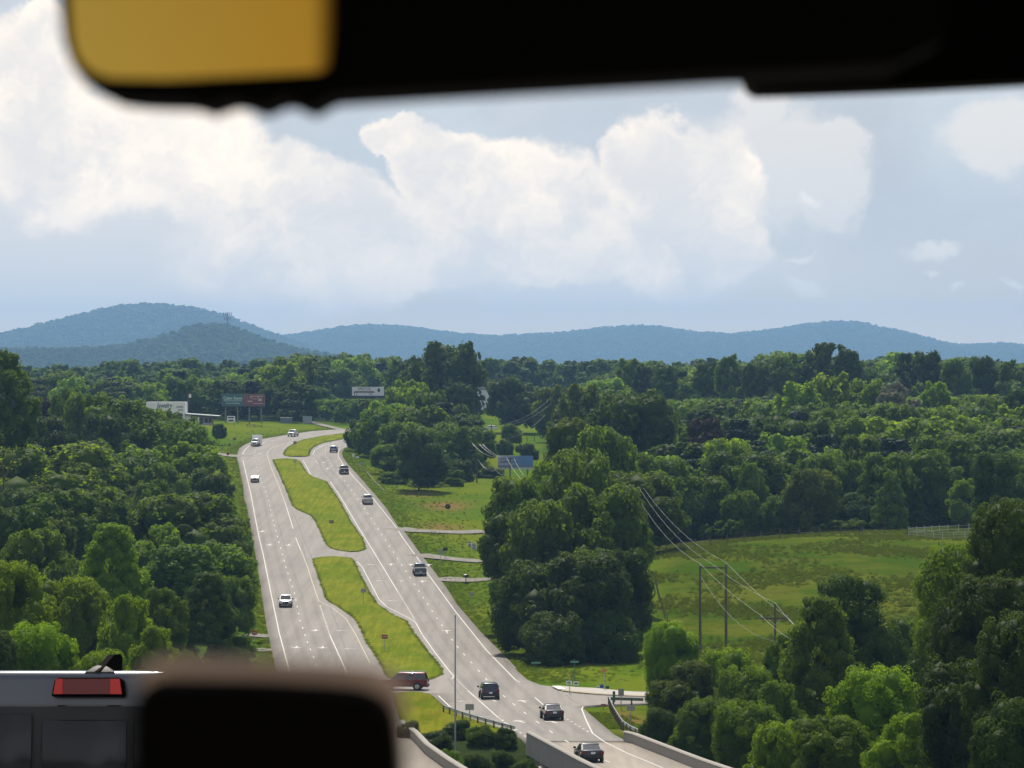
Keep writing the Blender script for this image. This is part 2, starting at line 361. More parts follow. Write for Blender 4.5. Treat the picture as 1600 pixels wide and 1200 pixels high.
def offs(x, y):
    sh = x.shape; q = np.stack([x.ravel(), y.ravel()], 1)/100; out = np.zeros(len(q))
    for s in range(0, len(q), 20000):
        k = _tps(np.linalg.norm(q[s:s+20000, None]-_X[None], axis=2)); out[s:s+20000] = k@_W[:n_]+_W[n_]+q[s:s+20000]@_W[n_+1:]
    return np.clip(out, -14, 24).reshape(sh)
def sstep(v, a, b): t = np.clip((v-a)/(b-a), 0, 1); return t*t*(3-2*t)
RIDGES = [  # distance, half depth, crest (photo px, py), tree height allowance
    (14000, 2200, [(-900, 540), (-300, 530), (0, 545), (300, 545), (440, 531), (470, 527), (520, 519), (570, 512), (640, 515), (700, 524), (760, 530), (820, 528), (880, 524), (930, 518), (1000, 513), (1040, 517),
           (1080, 524), (1140, 527), (1200, 521), (1250, 512), (1300, 507), (1330, 508), (1360, 514), (1400, 526), (1450, 540), (1500, 544), (1550, 541), (1600, 545), (1900, 530), (2400, 545)], 10),
    (11500, 1500, [(-900, 560), (-300, 548), (0, 533), (60, 517), (100, 508), (150, 492), (200, 483), (240, 480), (290, 484), (330, 492), (370, 505), (400, 517), (440, 530), (520, 560), (600, 600), (2400, 640)], 10),
    (6500, 800, [(-900, 560), (0, 548), (60, 546), (100, 548), (150, 545), (200, 541), (250, 530), (290, 516), (320, 508), (350, 509), (380, 518), (420, 534), (460, 545), (520, 556), (600, 575), (700, 600), (2400, 600)], 10),
    (4600, 500, [(-900, 585), (0, 582), (300, 580), (430, 560), (500, 553), (560, 560), (650, 572), (760, 580), (830, 577), (900, 569), (950, 573), (1000, 580), (1300, 590), (2400, 590)], 14)]
def hills(x, y):
    z = np.full(x.shape, -12.0); rs = np.random.RandomState(3)
    for D0, wd, prof, th in RIDGES:
        px = CX+x/D0*F; top = (CY-np.interp(px, [p[0] for p in prof], [p[1] for p in prof]))/F*D0-th
        fold = (60*np.sin(x/130+D0)+35*np.sin(x/57+1.7*D0))*D0/6500
        s = np.exp(-((y-D0+fold*np.clip((D0-y)/wd, 0, 1))/wd)**2)
        z = np.maximum(z, -12+(top+12)*s)
    return z
def T(x, y):
    x = np.asarray(x, float); y = np.asarray(y, float)
    ya = np.clip(y, 240, 1600)
    L, Rr = edge_m(LEFT, ya), edge_m(RIGHT, ya)
    far = y > 1020
    L = np.where(y < 240, -14-0.02*y, L); Rr = np.where(y < 240, 8+0.06*y, Rr)
    d = np.maximum(np.maximum(L-x, x-Rr), 0)
    wgt = sstep(d, 0.5, 14)
    wgt = np.where(far, 1.0, wgt)
    gorge = sstep(y, 236, 252)*(1-sstep(y, 280, 303))
    wgt = np.maximum(wgt, gorge)
    of = offs(x, np.clip(y, -150, 1500))*(1-sstep(y, 1500, 2000))
    z = zr(y)-0.18+wgt*of
    # the strip of grass between the near carriageways drops to the stream
    return np.where(y > 1500, np.maximum(z, hills(x, y)), z)
def T1(x, y): return float(T(np.array([x]), np.array([y]))[0])

ys = np.concatenate([np.arange(-150, 240, 15), np.arange(240, 480, 2.0), np.arange(480, 1060, 3.0), np.arange(1060, 1500, 10), np.arange(1500, 3200, 30), np.arange(3200, 9000, 70), np.arange(9000, 17500, 130)])
ss = np.linspace(-1, 1, 241); sx = 0.45*ss+0.55*ss**3
XX = sx[None]*(130+0.42*ys[:, None]).clip(80, 5200); YY = np.repeat(ys[:, None], len(ss), 1)
ZZ = T(XX, YY)
ZZ += (np.random.RandomState(1).rand(*ZZ.shape)-0.5)*0.10*sstep(np.abs(ZZ-zr(YY)), 0.3, 1.0)
# ground cover by place: 0 roadside grass, 1 meadow, 2 woodland floor, 3 bare earth
PXX = CX+XX/np.maximum(YY, 60)*F
meadow = sstep(PXX, 1000, 1060)*sstep(YY, 385, 425)*(1-sstep(YY, 578, 592))
bank = (1-sstep(PXX, 500, 545))*sstep(YY, 880, 960)*(1-sstep(YY, 1070, 1090))
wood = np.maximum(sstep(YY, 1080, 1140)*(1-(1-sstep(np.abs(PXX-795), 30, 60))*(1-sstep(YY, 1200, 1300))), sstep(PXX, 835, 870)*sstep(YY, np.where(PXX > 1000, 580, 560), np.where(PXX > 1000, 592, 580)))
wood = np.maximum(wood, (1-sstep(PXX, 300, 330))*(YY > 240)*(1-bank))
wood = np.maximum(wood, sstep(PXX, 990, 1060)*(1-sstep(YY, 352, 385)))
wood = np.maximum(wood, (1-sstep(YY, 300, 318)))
dirt = 0*XX
for px, py, D, rx, ry, a in [(695, 783, 705, 4.5, 11, .9), (690, 815, 655, 4, 9, .7), (978, 1118, 330, 1.6, 10, .9), (645, 1128, 322, 3.5, 4, .55), (1010, 1140, 312, 2, 8, .6), (650, 770, 735, 4, 12, .5), (345, 722, 830, 4, 12, .5), (640,1140,312,3,5,.6)]:
    x0 = (px-CX)/F*D; dirt = np.maximum(dirt, a*np.exp(-((XX-x0)/rx)**2-((YY-D)/ry)**2))
V = np.stack([XX.ravel(), YY.ravel(), ZZ.ravel()], 1)
nr, nc = XX.shape; ii = (np.arange(nr-1)[:, None]*nc+np.arange(nc-1)[None]).ravel()
Q = np.stack([ii, ii+1, ii+nc+1, ii+nc], 1)
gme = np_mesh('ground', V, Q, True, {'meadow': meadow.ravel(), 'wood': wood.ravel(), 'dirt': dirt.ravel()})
def ground_mat():
    m = bpy.data.materials.new('ground_cover'); m.use_nodes = True; m.node_tree.nodes.clear(); t = NT(m.node_tree)
    P = t.node('ShaderNodeNewGeometry').outputs['Position']
    A = lambda n: t.node('ShaderNodeAttribute', attribute_name=n).outputs['Fac']
    sv = t.vm('MULTIPLY', P, (1.0, 0.35, 1.0))
    n1 = t.ramp(t.noise(sv, 0.06, 4, 0.6), 0.35, 0.65); n2 = t.noise(P, 0.7, 5, 0.7); n3 = t.noise(P, 6, 2, 0.6)
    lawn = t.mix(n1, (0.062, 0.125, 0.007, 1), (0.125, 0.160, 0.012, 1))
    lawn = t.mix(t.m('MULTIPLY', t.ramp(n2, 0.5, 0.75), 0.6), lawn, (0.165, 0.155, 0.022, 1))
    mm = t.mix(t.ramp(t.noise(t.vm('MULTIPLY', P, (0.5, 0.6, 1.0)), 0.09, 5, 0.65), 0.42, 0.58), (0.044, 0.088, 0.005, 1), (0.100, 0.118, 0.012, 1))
    mm = t.mix(t.m('MULTIPLY', t.ramp(t.noise(t.vm('MULTIPLY', P, (0.35, 1, 1)), 0.35, 5, 0.7), 0.50, 0.68), 0.75), mm, (0.100, 0.092, 0.020, 1))
    mm = t.mix(t.m('MULTIPLY', t.ramp(n2, 0.48, 0.62), 0.5), mm, (0.034, 0.070, 0.005, 1))
    c = t.mix(A('meadow'), lawn, mm)
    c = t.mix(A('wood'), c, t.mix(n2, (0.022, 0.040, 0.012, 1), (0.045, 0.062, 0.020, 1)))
    df = t.m('MULTIPLY', A('dirt'), t.ramp(t.m('ADD', n2, t.m('MULTIPLY', n3, 0.2)), 0.38, 0.60))
    c = t.mix(df, c, (0.24, 0.12, 0.060, 1))
    c = t.mix(1.0, c, t.mix(n3, (0.72, 0.72, 0.72, 1), (1.28, 1.28, 1.28, 1)), 'MULTIPLY')
    p = t.node('ShaderNodeBsdfPrincipled'); t.put(p.inputs['Base Color'], c); p.inputs['Roughness'].default_value = 0.9
    p.inputs['Specular IOR Level'].default_value = 0.0
    b = t.node('ShaderNodeBump'); b.inputs['Strength'].default_value = 0.8; b.inputs['Distance'].default_value = 0.35
    t.put(b.inputs['Height'], t.m('ADD', t.noise(P, 2.2, 4, 0.7), n2)); t.put(p.inputs['Normal'], b.outputs[0])
    o = t.node('ShaderNodeOutputMaterial'); t.l.new(p.outputs[0], o.inputs[0])
    return m
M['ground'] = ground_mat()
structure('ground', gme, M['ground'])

# ------------------------------------------------------------------ roads
def ribbon(name, rows, m, zoff, cols=2, skirt=0.0, crown=0.0, step=3.0):
    """surface between left and right edges given per image row, on the road's own level"""
    rows = sorted(rows); P_, A_, B_ = [r[0] for r in rows], [r[1] for r in rows], [r[2] for r in rows]
    pys = set(P_); p = P_[0]
    while p < P_[-1]:
        D = Dof(p); slope = max(0.02, abs((Dof(p)-Dof(p+0.5))/0.5)); p += max(0.15, min(step/slope, 6)); pys.add(min(p, P_[-1]))
    pys = sorted(pys); V, Q = [], []
    for py in pys:
        D = Dof(py); a, b_ = np.interp(py, P_, A_), np.interp(py, P_, B_)
        a, b_ = (a-CX)/F*D, (b_-CX)/F*D; z = float(zr(D))+zoff
        if skirt: V.append((a, D, z-skirt))
        for k in range(cols+1):
            u = k/cols; V.append((a+(b_-a)*u, D, z+crown*min(1, (b_-a)/6)*math.sin(math.pi*u)))
        if skirt: V.append((b_, D, z-skirt))
    n = cols+1+(2 if skirt else 0)
    for r in range(len(pys)-1):
        for k in range(n-1):
            i = r*n+k; Q.append((i, i+n, i+n+1, i+1))
    return np_mesh(name, V, Q, False)
def rows_of(pysteps, lt, rt):
    return [(p, xi(lt, p) if isinstance(lt, list) else lt, xi(rt, p) if isinstance(rt, list) else rt) for p in pysteps]
allp = sorted(set([a for a, b in LEFT]+[a for a, b in RIGHT]))
structure('highway', ribbon('highway', rows_of([p for p in allp if p < 1083]+[1083], LEFT, RIGHT), M['asphalt'], 0, 16, 0.5), M['asphalt'])
pr = [1083.0]+[p for p in sorted(set([a for a, b in RIGHT]+[a for a, b in R2L])) if 1083.5 < p < 1158]+[1157.8]
structure('right_carriageway', ribbon('rc', rows_of(pr, R2L, RIGHT), M['asphalt'], 0, 10, 0.5), M['asphalt'])
structure('left_carriageway', ribbon('lc', rows_of([1083, 1110, 1140], LEFT, L2R), M['asphalt'], 0, 6, 0.5), M['asphalt'])

# bridges: thick decks over the stream
def deck(name, pys, lt, rt, y_near, xs_near, label, cat_mat):
    V, top = [], []
    pts = []
    for py in pys:
        D = Dof(py); pts.append(((xi(lt, py)-CX)/F*D, (xi(rt, py)-CX)/F*D, D, float(zr(D))))
    (a0, b0, d0, z0), (a1, b1, d1, z1) = pts[-2], pts[-1]
    for k in range(1, 8):
        y = d1+(y_near-d1)*k/7; u = (y-d1)/(d1-d0)
        pts.append((a1+(a1-a0)*u, b1+(b1-b0)*u, y, float(zr(y))))
    Q = []
    for a, b_, y, z in pts: V += [(a, y, z), (b_, y, z), (b_, y, z-1.1), (a, y, z-1.1)]
    for i in range(len(pts)-1):
        for k in range(4): Q.append((i*4+k, i*4+(k+1) % 4, i*4+4+(k+1) % 4, i*4+4+k))
    Q.append((0, 1, 2, 3)); n = (len(pts)-1)*4; Q.append((n, n+3, n+2, n+1))
    me = np_mesh(name, V, Q); 
    return structure(name, me, cat_mat), pts
rdeck, rpts = deck('right_bridge_deck', [1158.2, 1162, 1170, 1180, 1190, 1200], R2L, RIGHT, 236, None, '', M['deck'])
ldeck, lpts = deck('left_bridge_deck', [1140.3, 1144, 1158, 1170, 1178, 1190, 1200], LEFT, L2R, 236, None, '', M['deck'])
# the near stretch of road that the truck ahead and this car drive on, below the frame
def near_road(name, fn, wd):
    V, Q = [], []; yy = np.linspace(-140, 238, 40)
    for y in yy:
        c = fn(y); z = float(zr(y))+0.02
        V += [(c-wd, y, z-0.5), (c-wd, y, z), (c+wd, y, z), (c+wd, y, z-0.5)]
    for i in range(len(yy)-1):
        for k in range(3): Q.append((i*4+k, i*4+k+1, i*4+k+5, i*4+k+4))
    structure(name, np_mesh(name, V, Q), M['asphalt'])
rc_end = (rpts[-1][0]+rpts[-1][1])/2; lc_end = (lpts[-1][0]+lpts[-1][1])/2
near_road('near_right_road', lambda y: -1.0+(rc_end+1.0)*float(sstep(y, 20, 236)), 5.6)
near_road('near_left_road', lambda y: -17+(lc_end+17)*float(sstep(y, 20, 236)), 5.6)

# grass medians, raised a little above the road edge
MED = {
 'upper_median': [(676.8, 541, 600), (681.5, 506, 565), (684.6, 490, 545), (687, 475, 532), (688.6, 471, 522), (691.7, 463, 508), (694, 459, 500), (699.5, 450, 489), (703.5, 446, 485.5), (709, 443, 483.5), (711, 443.5, 483.5), (712.6, 446, 483), (713.8, 454, 478)],
 'middle_median': [(717.6, 436, 458), (718.3, 426, 462), (721.5, 427, 469), (728, 430, 473), (740, 436, 480), (745, 438, 488), (753, 441, 511), (760.6, 445, 516), (781, 453, 530), (790, 456.5, 535), (796, 463, 538), (806, 486, 544), (815, 492.5, 548),
                   (828, 499, 557), (840, 504, 566), (852, 510, 570.5), (857, 517, 572), (860, 528, 569), (862.4, 545, 558)],
 'lower_median': [(870.5, 510, 530), (871.5, 498, 542), (873.5, 488, 550), (876, 488.5, 553), (884, 491, 557), (904, 498, 566), (910, 500, 570), (930, 507, 580), (936, 509, 585), (942, 516, 588), (946, 524, 592), (960, 545, 612), (964, 550, 620),
                  (971, 556, 636), (980, 562, 641), (988, 565.5, 646), (1004, 572, 658), (1024, 586, 673), (1032, 591, 680), (1048, 599, 692), (1054, 601, 691.5), (1061, 607, 677), (1064.5, 615, 660), (1066, 622, 645)]}
for nm, rows in MED.items():
    structure(nm, ribbon(nm, rows, M['median'], 0.10, 10, 0.3, 0.25, 2.0), M['median'])
nearm = [(1081.5, 635, 655), (1083, 622, 662), (1085, 616, 671), (1091, 615, 680), (1098, 617, 687), (1108, 620, 699), (1118, 624, 719), (1130, 628, 755), (1140, 631, 786), (1147, 634, 803)]
structure('near_median', ribbon('nm', nearm, M['median'], 0.07, 8, 0.6, 0.0), grass_mat('rough_grass', (0.100, 0.140, 0.007), (0.150, 0.165, 0.012), (0.27, 0.15, 0.04), 0.5))

def path_pts(pts, off=0.012):
    out = []
    for i in range(len(pts)-1):
        (x0, y0), (x1, y1) = pts[i], pts[i+1]
        n = max(1, int(abs(Dof(y1)-Dof(y0))/4)+int(abs(x1-x0)/25))
        for k in range(n): out.append((x0+(x1-x0)*k/n, y0+(y1-y0)*k/n))
    out.append(pts[-1])
    r = []
    for px, py in out:
        D = Dof(py); r.append(Vector(((px-CX)/F*D, D, float(zr(D))+off)))
    return r
def strip(V, Q, p, wd):
    b0 = len(V)
    for i, a in enumerate(p):
        t = (p[min(i+1, len(p)-1)]-p[max(i-1, 0)]); t.z = 0; t.normalize(); nn = Vector((-t.y, t.x, 0))*wd/2
        V.append(tuple(a-nn)); V.append(tuple(a+nn))
    for i in range(len(p)-1): Q.append((b0+2*i, b0+2*i+1, b0+2*i+3, b0+2*i+2))
def dashes(V, Q, p, wd, on, period):
    s = [0.0]
    for i in range(len(p)-1): s.append(s[-1]+(p[i+1]-p[i]).length)
    def at(q):
        i = min(max(int(np.searchsorted(s, q))-1, 0), len(p)-2); u = (q-s[i])/(s[i+1]-s[i]); return p[i].lerp(p[i+1], u)
    q = 0.0
    while q+on < s[-1]:
        strip(V, Q, [at(q), at(q+on/2), at(q+on)], wd); q += period
LL = [(541, 673.6), (480, 679), (440, 684), (412, 692), (400, 700), (397, 710), (402, 732), (413, 762), (419, 781), (429, 822), (436, 848), (448, 890), (460, 926), (469, 970), (480, 1002), (492, 1032), (500, 1060), (512, 1100)]
LR = [(560, 681), (535, 686), (516, 693), (508, 700), (509, 712), (521, 733), (541, 754), (569, 794), (601, 842), (622, 874), (649, 915), (682, 965), (714, 1010), (738, 1037), (764, 1066), (793, 1093), (828, 1120), (866, 1147),
      (883, 1157), (899, 1166), (952, 1191), (972, 1200)]
V, Q = [], []
solid = [
 [(470, 681), (420, 689), (400, 694), (389, 697), (383, 702.6), (379, 709.7)], [(379.8, 720), (386, 746.5), (391.5, 770), (397, 799.8), (402.5, 828), (405, 840), (412, 870), (422, 920), (436, 988), (450, 1040), (462, 1090), (476, 1138)],
 [(445.5, 785.7), (458, 826)], [(462, 840), (470, 860)], [(516, 994), (538, 1042), (548, 1070)],
 [(530, 690), (505, 696), (492.5, 702.7), (488.6, 710.5)], [(474, 720), (486, 742)], [(494, 720), (504, 735.5)],
 [(516, 753), (530, 773), (546, 800), (561.5, 826.4), (570, 840), (582, 859), (600, 889), (620, 922)],
 [(540, 876.5), (558, 877.5), (566, 886), (592, 936), (604, 948), (640, 966), (649, 972), (660, 992), (680, 1020), (700, 1046), (709.6, 1057), (706, 1061)],
 [(732, 1080), (777, 1120)], [(685, 1087), (708, 1109)],
 [(570, 688), (540, 697.5), (531, 702), (528.6, 706), (528.6, 713.6), (538, 727.7), (553.6, 746.5), (577, 771.6), (600, 799.8), (619.5, 824.5), (629, 840), (656, 877), (668, 896), (712, 956), (760, 1016), (806, 1063), (812, 1066)],
 [(836, 1090), (852, 1104)], [(911, 1104), (909, 1108), (916, 1126), (926, 1146), (944, 1159), (980, 1177), (1036, 1200)], [(878, 1105), (890, 1106)]]
for s in solid: strip(V, Q, path_pts(s), 0.13)
dashes(V, Q, path_pts(LL), 0.13, 3.0, 12.0); dashes(V, Q, path_pts(LR), 0.13, 3.0, 12.0)
dashes(V, Q, path_pts([(500, 946), (516, 994)]), 0.18, 0.9, 2.2); dashes(V, Q, path_pts([(620, 922), (648, 968)]), 0.18, 0.9, 2.2)
dashes(V, Q, path_pts([(714, 1062), (732, 1080)]), 0.15, 0.9, 2.4); dashes(V, Q, path_pts([(777, 1120), (806, 1143)]), 0.18, 0.9, 2.4)
dashes(V, Q, path_pts([(880, 1120), (922, 1145)]), 0.18, 0.9, 3.0); dashes(V, Q, path_pts([(778, 1120), (834, 1160)]), 0.18, 1.0, 4.0)
structure('white_road_lines', np_mesh('lines', V, Q), M['white_paint'])
V, Q = [], []
for s in [[(455, 691), (428, 698), (420.5, 702.7), (417, 710.5), (425, 734), (436, 760.6), (445.5, 785.7)], [(470, 860), (480, 884), (488, 910), (498, 939), (520, 950), (540, 966), (556, 992), (570, 1020), (578, 1036)]]: strip(V, Q, path_pts(s), 0.11)
structure('yellow_road_lines', np_mesh('ylines', V, Q), M['yellow_paint'])
V, Q = [], []
rng = random.Random(5)
for s in [[(398.5, 715), (404, 735), (414, 762)], [(420, 700), (430, 735), (452, 790), (463, 812), (478, 850), (500, 900), (512, 940), (530, 985), (545, 1030)], [(573, 862), (590, 890), (610, 930)], [(586, 929), (610, 930)], [(472, 848), (481, 884)],
          [(700, 1060), (718, 1085), (728, 1094)], [(884, 1085), (895, 1095), (908, 1101)], [(806, 1044), (790, 1028)], [(575, 846), (600, 889), (640, 940)], [(440, 880), (452, 920), (463, 965)]]:
    strip(V, Q, path_pts(s, 0.006), 0.16)
structure('road_crack_seal', np_mesh('seal', V, Q), M['seal'])
V, Q = [], []
def shifted(p, d):
    out = []
    for i, a in enumerate(p):
        t = (p[min(i+1, len(p)-1)]-p[max(i-1, 0)]); t.z = 0; t.normalize(); out.append(a+Vector((t.y, -t.x, 0))*d)
    return out
for ln in (LL[7:], LR[4:-4]):
    base_ = path_pts(ln, 0.004)
    for d in (-2.65, -0.95, 0.95, 2.65): strip(V, Q, shifted(base_, d), 0.62)
structure('worn_wheel_tracks', np_mesh('tracks', V, Q), road_mat('polished_asphalt', (0.188, 0.172, 0.154), (0.21, 0.185, 0.155)))
def arrow_mark(px, py, ang, V, T_, wd=1.5, ln=3.2):
    """a painted arrow: shaft and triangular head, drawn as triangles"""
    D = Dof(py); c = Vector(((px-CX)/F*D, D, 0)); rot = Matrix.Rotation(R(ang), 3, 'Z')
    pts = [(-0.12, -ln/2), (0.12, -ln/2), (0.12, ln*0.15), (-0.12, ln*0.15), (-wd/2, ln*0.12), (wd/2, ln*0.12), (0, ln/2)]
    b0 = len(V)
    for p in pts:
        q = c+rot@Vector((p[0], p[1], 0)); V.append((q.x, q.y, float(zr(q.y))+0.016))
    T_ += [(b0, b0+1, b0+2), (b0, b0+2, b0+3), (b0+4, b0+5, b0+6)]
V, T_ = [], []
for px, py, a in [(421.6, 851, 180), (451, 851.4, 180), (493, 984.6, 180), (463, 1011.4, 180), (504, 1011.6, 180), (627, 908, 0), (660, 908.6, 0), (642, 882.6, 0), (670, 883, 0), (611, 882, 0), (627.6, 908, 0), (698, 986, 0),
                  (771, 1094.5, 10), (817.6, 1096, 10), (813, 1127.6, 15), (864, 1128.4, 15), (505, 722.5, -5), (512, 732, 0), (407, 709, 170), (410, 830, 180)]:
    arrow_mark(px, py, a, V, T_)
for px, py in [(580, 882), (595, 907.6), (613, 938.6), (534, 985.6), (547, 1013.8), (725, 1096), (752, 1119.5), (482, 722.5)]:     # turn-lane arrows pointing left
    arrow_mark(px, py, 75, V, T_, 1.0, 1.7)
structure('painted_arrows', np_mesh('arrows', V, T_), M['white_paint'])

def drape(name, pts, wd, m, zoff=0.09):
    """narrow lane laid over the ground; pts are world (x, y)"""
    out = []
    for i in range(len(pts)-1):
        n = max(1, int((Vector(pts[i+1])-Vector(pts[i])).length/1.2))
        for k in range(n): out.append(Vector(pts[i]).lerp(Vector(pts[i+1]), k/n))
    out.append(Vector(pts[-1])); V, Q = [], []
    nn = len(out)
    for i, p in enumerate(out):
        t = (out[min(i+1, nn-1)]-out[max(i-1, 0)]).normalized(); s = Vector((-t.y, t.x))
        for k in range(5):
            q = p+s*wd*(k/4-0.5); z = max(T1(q.x, q.y), T1(q.x, q.y+1.5), T1(q.x, q.y-1.5))
            V.append((q.x, q.y, z+zoff))
    for i in range(nn-1):
        for k in range(4): Q.append((i*5+k, i*5+k+1, i*5+k+6, i*5+k+5))
    return structure(name, np_mesh(name, V, Q), m)
def gxy(px, py): p = pw(px, py); return (p.x, p.y)
drape('driveway', [gxy(650, 866), gxy(690, 871), gxy(760, 876)], 5.0, M['drive'], 0.14)
drape('driveway', [gxy(682, 903), gxy(720, 906), gxy(775, 908)], 6.5, M['drive'], 0.14)
drape('driveway', [gxy(615, 825), gxy(650, 829), gxy(690, 827), gxy(760, 822)], 6.0, M['drive'], 0.14)
drape('driveway', [gxy(384, 713), gxy(335, 710.5), gxy(290, 709)], 7.0, M['drive'], 0.14)
drape('driveway', [gxy(430, 994), gxy(400, 992), gxy(380, 991)], 4.0, M['drive'], 0.14)
drape('driveway', [gxy(430, 1016), gxy(400, 1014), gxy(380, 1013)], 4.0, M['drive'], 0.14)
drape('driveway', [gxy(541, 671), gxy(510, 668), gxy(478, 662.5)], 3.5, M['drive'], 0.2)

# ------------------------------------------------------------------ bridge walls, guardrails, traffic island
def wall_along(b, pts, h, t, base=0.0, coping=0.0):
    """upright wall following 3-D points"""
    secs = []
    for i, p in enumerate(pts):
        d = (pts[min(i+1, len(pts)-1)]-pts[max(i-1, 0)]); d.z = 0; d.normalize(); n = Vector((-d.y, d.x, 0))*t/2
        secs.append([b.verts.new(p-n*1.5+Vector((0, 0, base))), b.verts.new(p+n*1.5+Vector((0, 0, base))), b.verts.new(p+n+Vector((0, 0, h))), b.verts.new(p-n+Vector((0, 0, h)))])
    for i in range(len(secs)-1):
        for k in range(4): b.faces.new((secs[i][k], secs[i][(k+1) % 4], secs[i+1][(k+1) % 4], secs[i+1][k]))
    b.faces.new(secs[0][::-1]); b.faces.new(secs[-1])
    bmesh.ops.recalc_face_normals(b, faces=b.faces[:])
def parapet(pts, label, skirt):
    root = empty('bridge_parapet', pts[0], 0, label, 'bridge wall')
    loc = [p-pts[0] for p in pts]
    for i in range(len(loc)-1):                      # wall sections between joints
        a, c = loc[i], loc[i+1]; d = (c-a)*0.004
        b = BM(); wall_along(b, [a+d, c-d], 0.82, 0.28, skirt); obj('wall_section', b, M['concrete'], root)
    b = BM(); up = Vector((0, 0, 0.823)); wall_along(b, [p+up for p in loc], 0.09, 0.36); obj('coping', b, M['concrete'], root)
    return root
def deck_edge(pts, side, inset):
    out = []
    for a, b_, y, z in pts: out.append(Vector(((a+inset) if side == 0 else (b_-inset), y, z)))
    return out
parapet([p+Vector((0, 0, 0.002)) for p in deck_edge(rpts, 0, -0.05)], 'long grey concrete wall on the left side of the right-hand bridge', -1.15)
parapet([p+Vector((0, 0, 0.002)) for p in deck_edge(rpts, 1, 0.2)], 'curving concrete wall along the right side of the bridge below the trees', -0.3)
parapet([p+Vector((0, 0, 0.002)) for p in deck_edge(lpts, 1, 0.0)], 'pale concrete wall beside the dark device, along the left-hand bridge', -1.3)
for (a, b_, y, z), lab_ in ((rpts[1], 'concrete pier under the far end of the right-hand bridge'), (rpts[6], 'concrete pier under the near half of the right-hand bridge')):
    b = BM()
    for u in (0.12, 0.5, 0.88): tube(b, (a+(b_-a)*u, y-8, z-1), (a+(b_-a)*u, y-8, -45), 0.5, n=12)
    box(b, a+0.4, b_-0.4, y-8.7, y-7.3, z-1.9, z-1.12)
    tag(obj('bridge_pier', b, M['concrete']), lab_, 'bridge pier')
b = BM()
for k in range(6):   # girders beneath the right deck
    for i in range(len(rpts)-1):
        (a, b_, y, z), (a2, b2, y2, z2) = rpts[i], rpts[i+1]
        u = 0.05+0.9*k/5; p0 = Vector((a+(b_-a)*u, y, z-1.5)); p1 = Vector((a2+(b2-a2)*u, y2, z2-1.5))
        wall_along(b, [p0, p1], 0.38, 0.35, -0.4)
tag(obj('bridge_girders', b, M['concrete']), 'weathered girders under the edge of the right-hand bridge', 'bridge girders')

def guardrail(pxs, label, matl, post=3.0):
    P3 = []
    for px, py in pxs: p = pw(px, py); P3.append(Vector((p.x, p.y, float(zr(p.y)))))
    s = [0]
    for i in range(len(P3)-1): s.append(s[-1]+(P3[i+1]-P3[i]).length)
    def at(q):
        i = min(max(int(np.searchsorted(s, q))-1, 0), len(P3)-2); return P3[i].lerp(P3[i+1], (q-s[i])/(s[i+1]-s[i]))
    root = empty('guardrail', P3[0], 0, label, 'guardrail')
    n = max(2, int(s[-1]/2)); line = [at(s[-1]*k/n)-P3[0] for k in range(n+1)]
    b = BM()
    prof = [(0.0, 0.42), (0.05, 0.47), (0.05, 0.53), (0.0, 0.58), (0.05, 0.63), (0.05, 0.70), (0.0, 0.75)]
    prev = None
    for i, p in enumerate(line):
        d = line[min(i+1, n)]-line[max(i-1, 0)]; d.z = 0; d.normalize(); nn = Vector((d.y, -d.x, 0))
        cur = [b.verts.new(p+nn*(q[0]-0.06)+Vector((0, 0, q[1]))) for q in prof]
        if prev:
            for k in range(len(prof)-1): b.faces.new((prev[k], cur[k], cur[k+1], prev[k+1]))
        prev = cur
    rail = obj('rail', b, matl, root); sm = rail.modifiers.new('thick', 'SOLIDIFY'); sm.thickness = 0.03
    k = 0.3
    while k < s[-1]:
        p = at(k)-P3[0]; b = BM(); box(b, p.x-0.08, p.x+0.08, p.y+0.02, p.y+0.20, -1.0+p.z, 0.72+p.z); obj('post', b, M['wood'], root); k += post
    return root
guardrail([(692, 1113), (720, 1123), (760, 1135), (804, 1147)], 'dark guardrail with wooden posts at the left edge of the road before the bridge', M['galv'])
guardrail([(951, 1100), (956, 1112), (964, 1126), (972, 1138), (985, 1147), (996, 1152)], 'curved steel guardrail beside the grass wedge at the junction corner', M['galv'])
guardrail([(954, 1100.4), (975, 1101), (1005, 1102)], 'short dark guardrail along the far side of the junction corner by the trees', M['wire_dark'], 2.0)

isl = [(1073.5, 867, 876), (1075.5, 870, 900), (1077, 874, 930), (1080, 879, 960), (1083, 905, 990), (1085.5, 935, 1030), (1087.5, 970, 1050), (1089, 1010, 1100)]
structure('traffic_island', ribbon('isl', isl, M['concrete'], 0.15, 6, 0.3), mat('island_concrete', (0.36, 0.33, 0.29), 0.85, var=0.12, scale=0.8))
V, Q = [], []; strip(V, Q, path_pts([(878, 1080.2), (905, 1083.4), (935, 1086), (970, 1088), (1010, 1089.5)], 0.156), 0.3)
structure('yellow_kerb_line', np_mesh('ykl', V, Q), mat('kerb_paint', (0.55, 0.40, 0.16), 0.7))
V, Q = [], []; strip(V, Q, path_pts([(868, 1073.7), (879, 1079.2)], 0.158), 0.9)
structure('white_island_nose', np_mesh('win', V, Q), M['white_paint'])

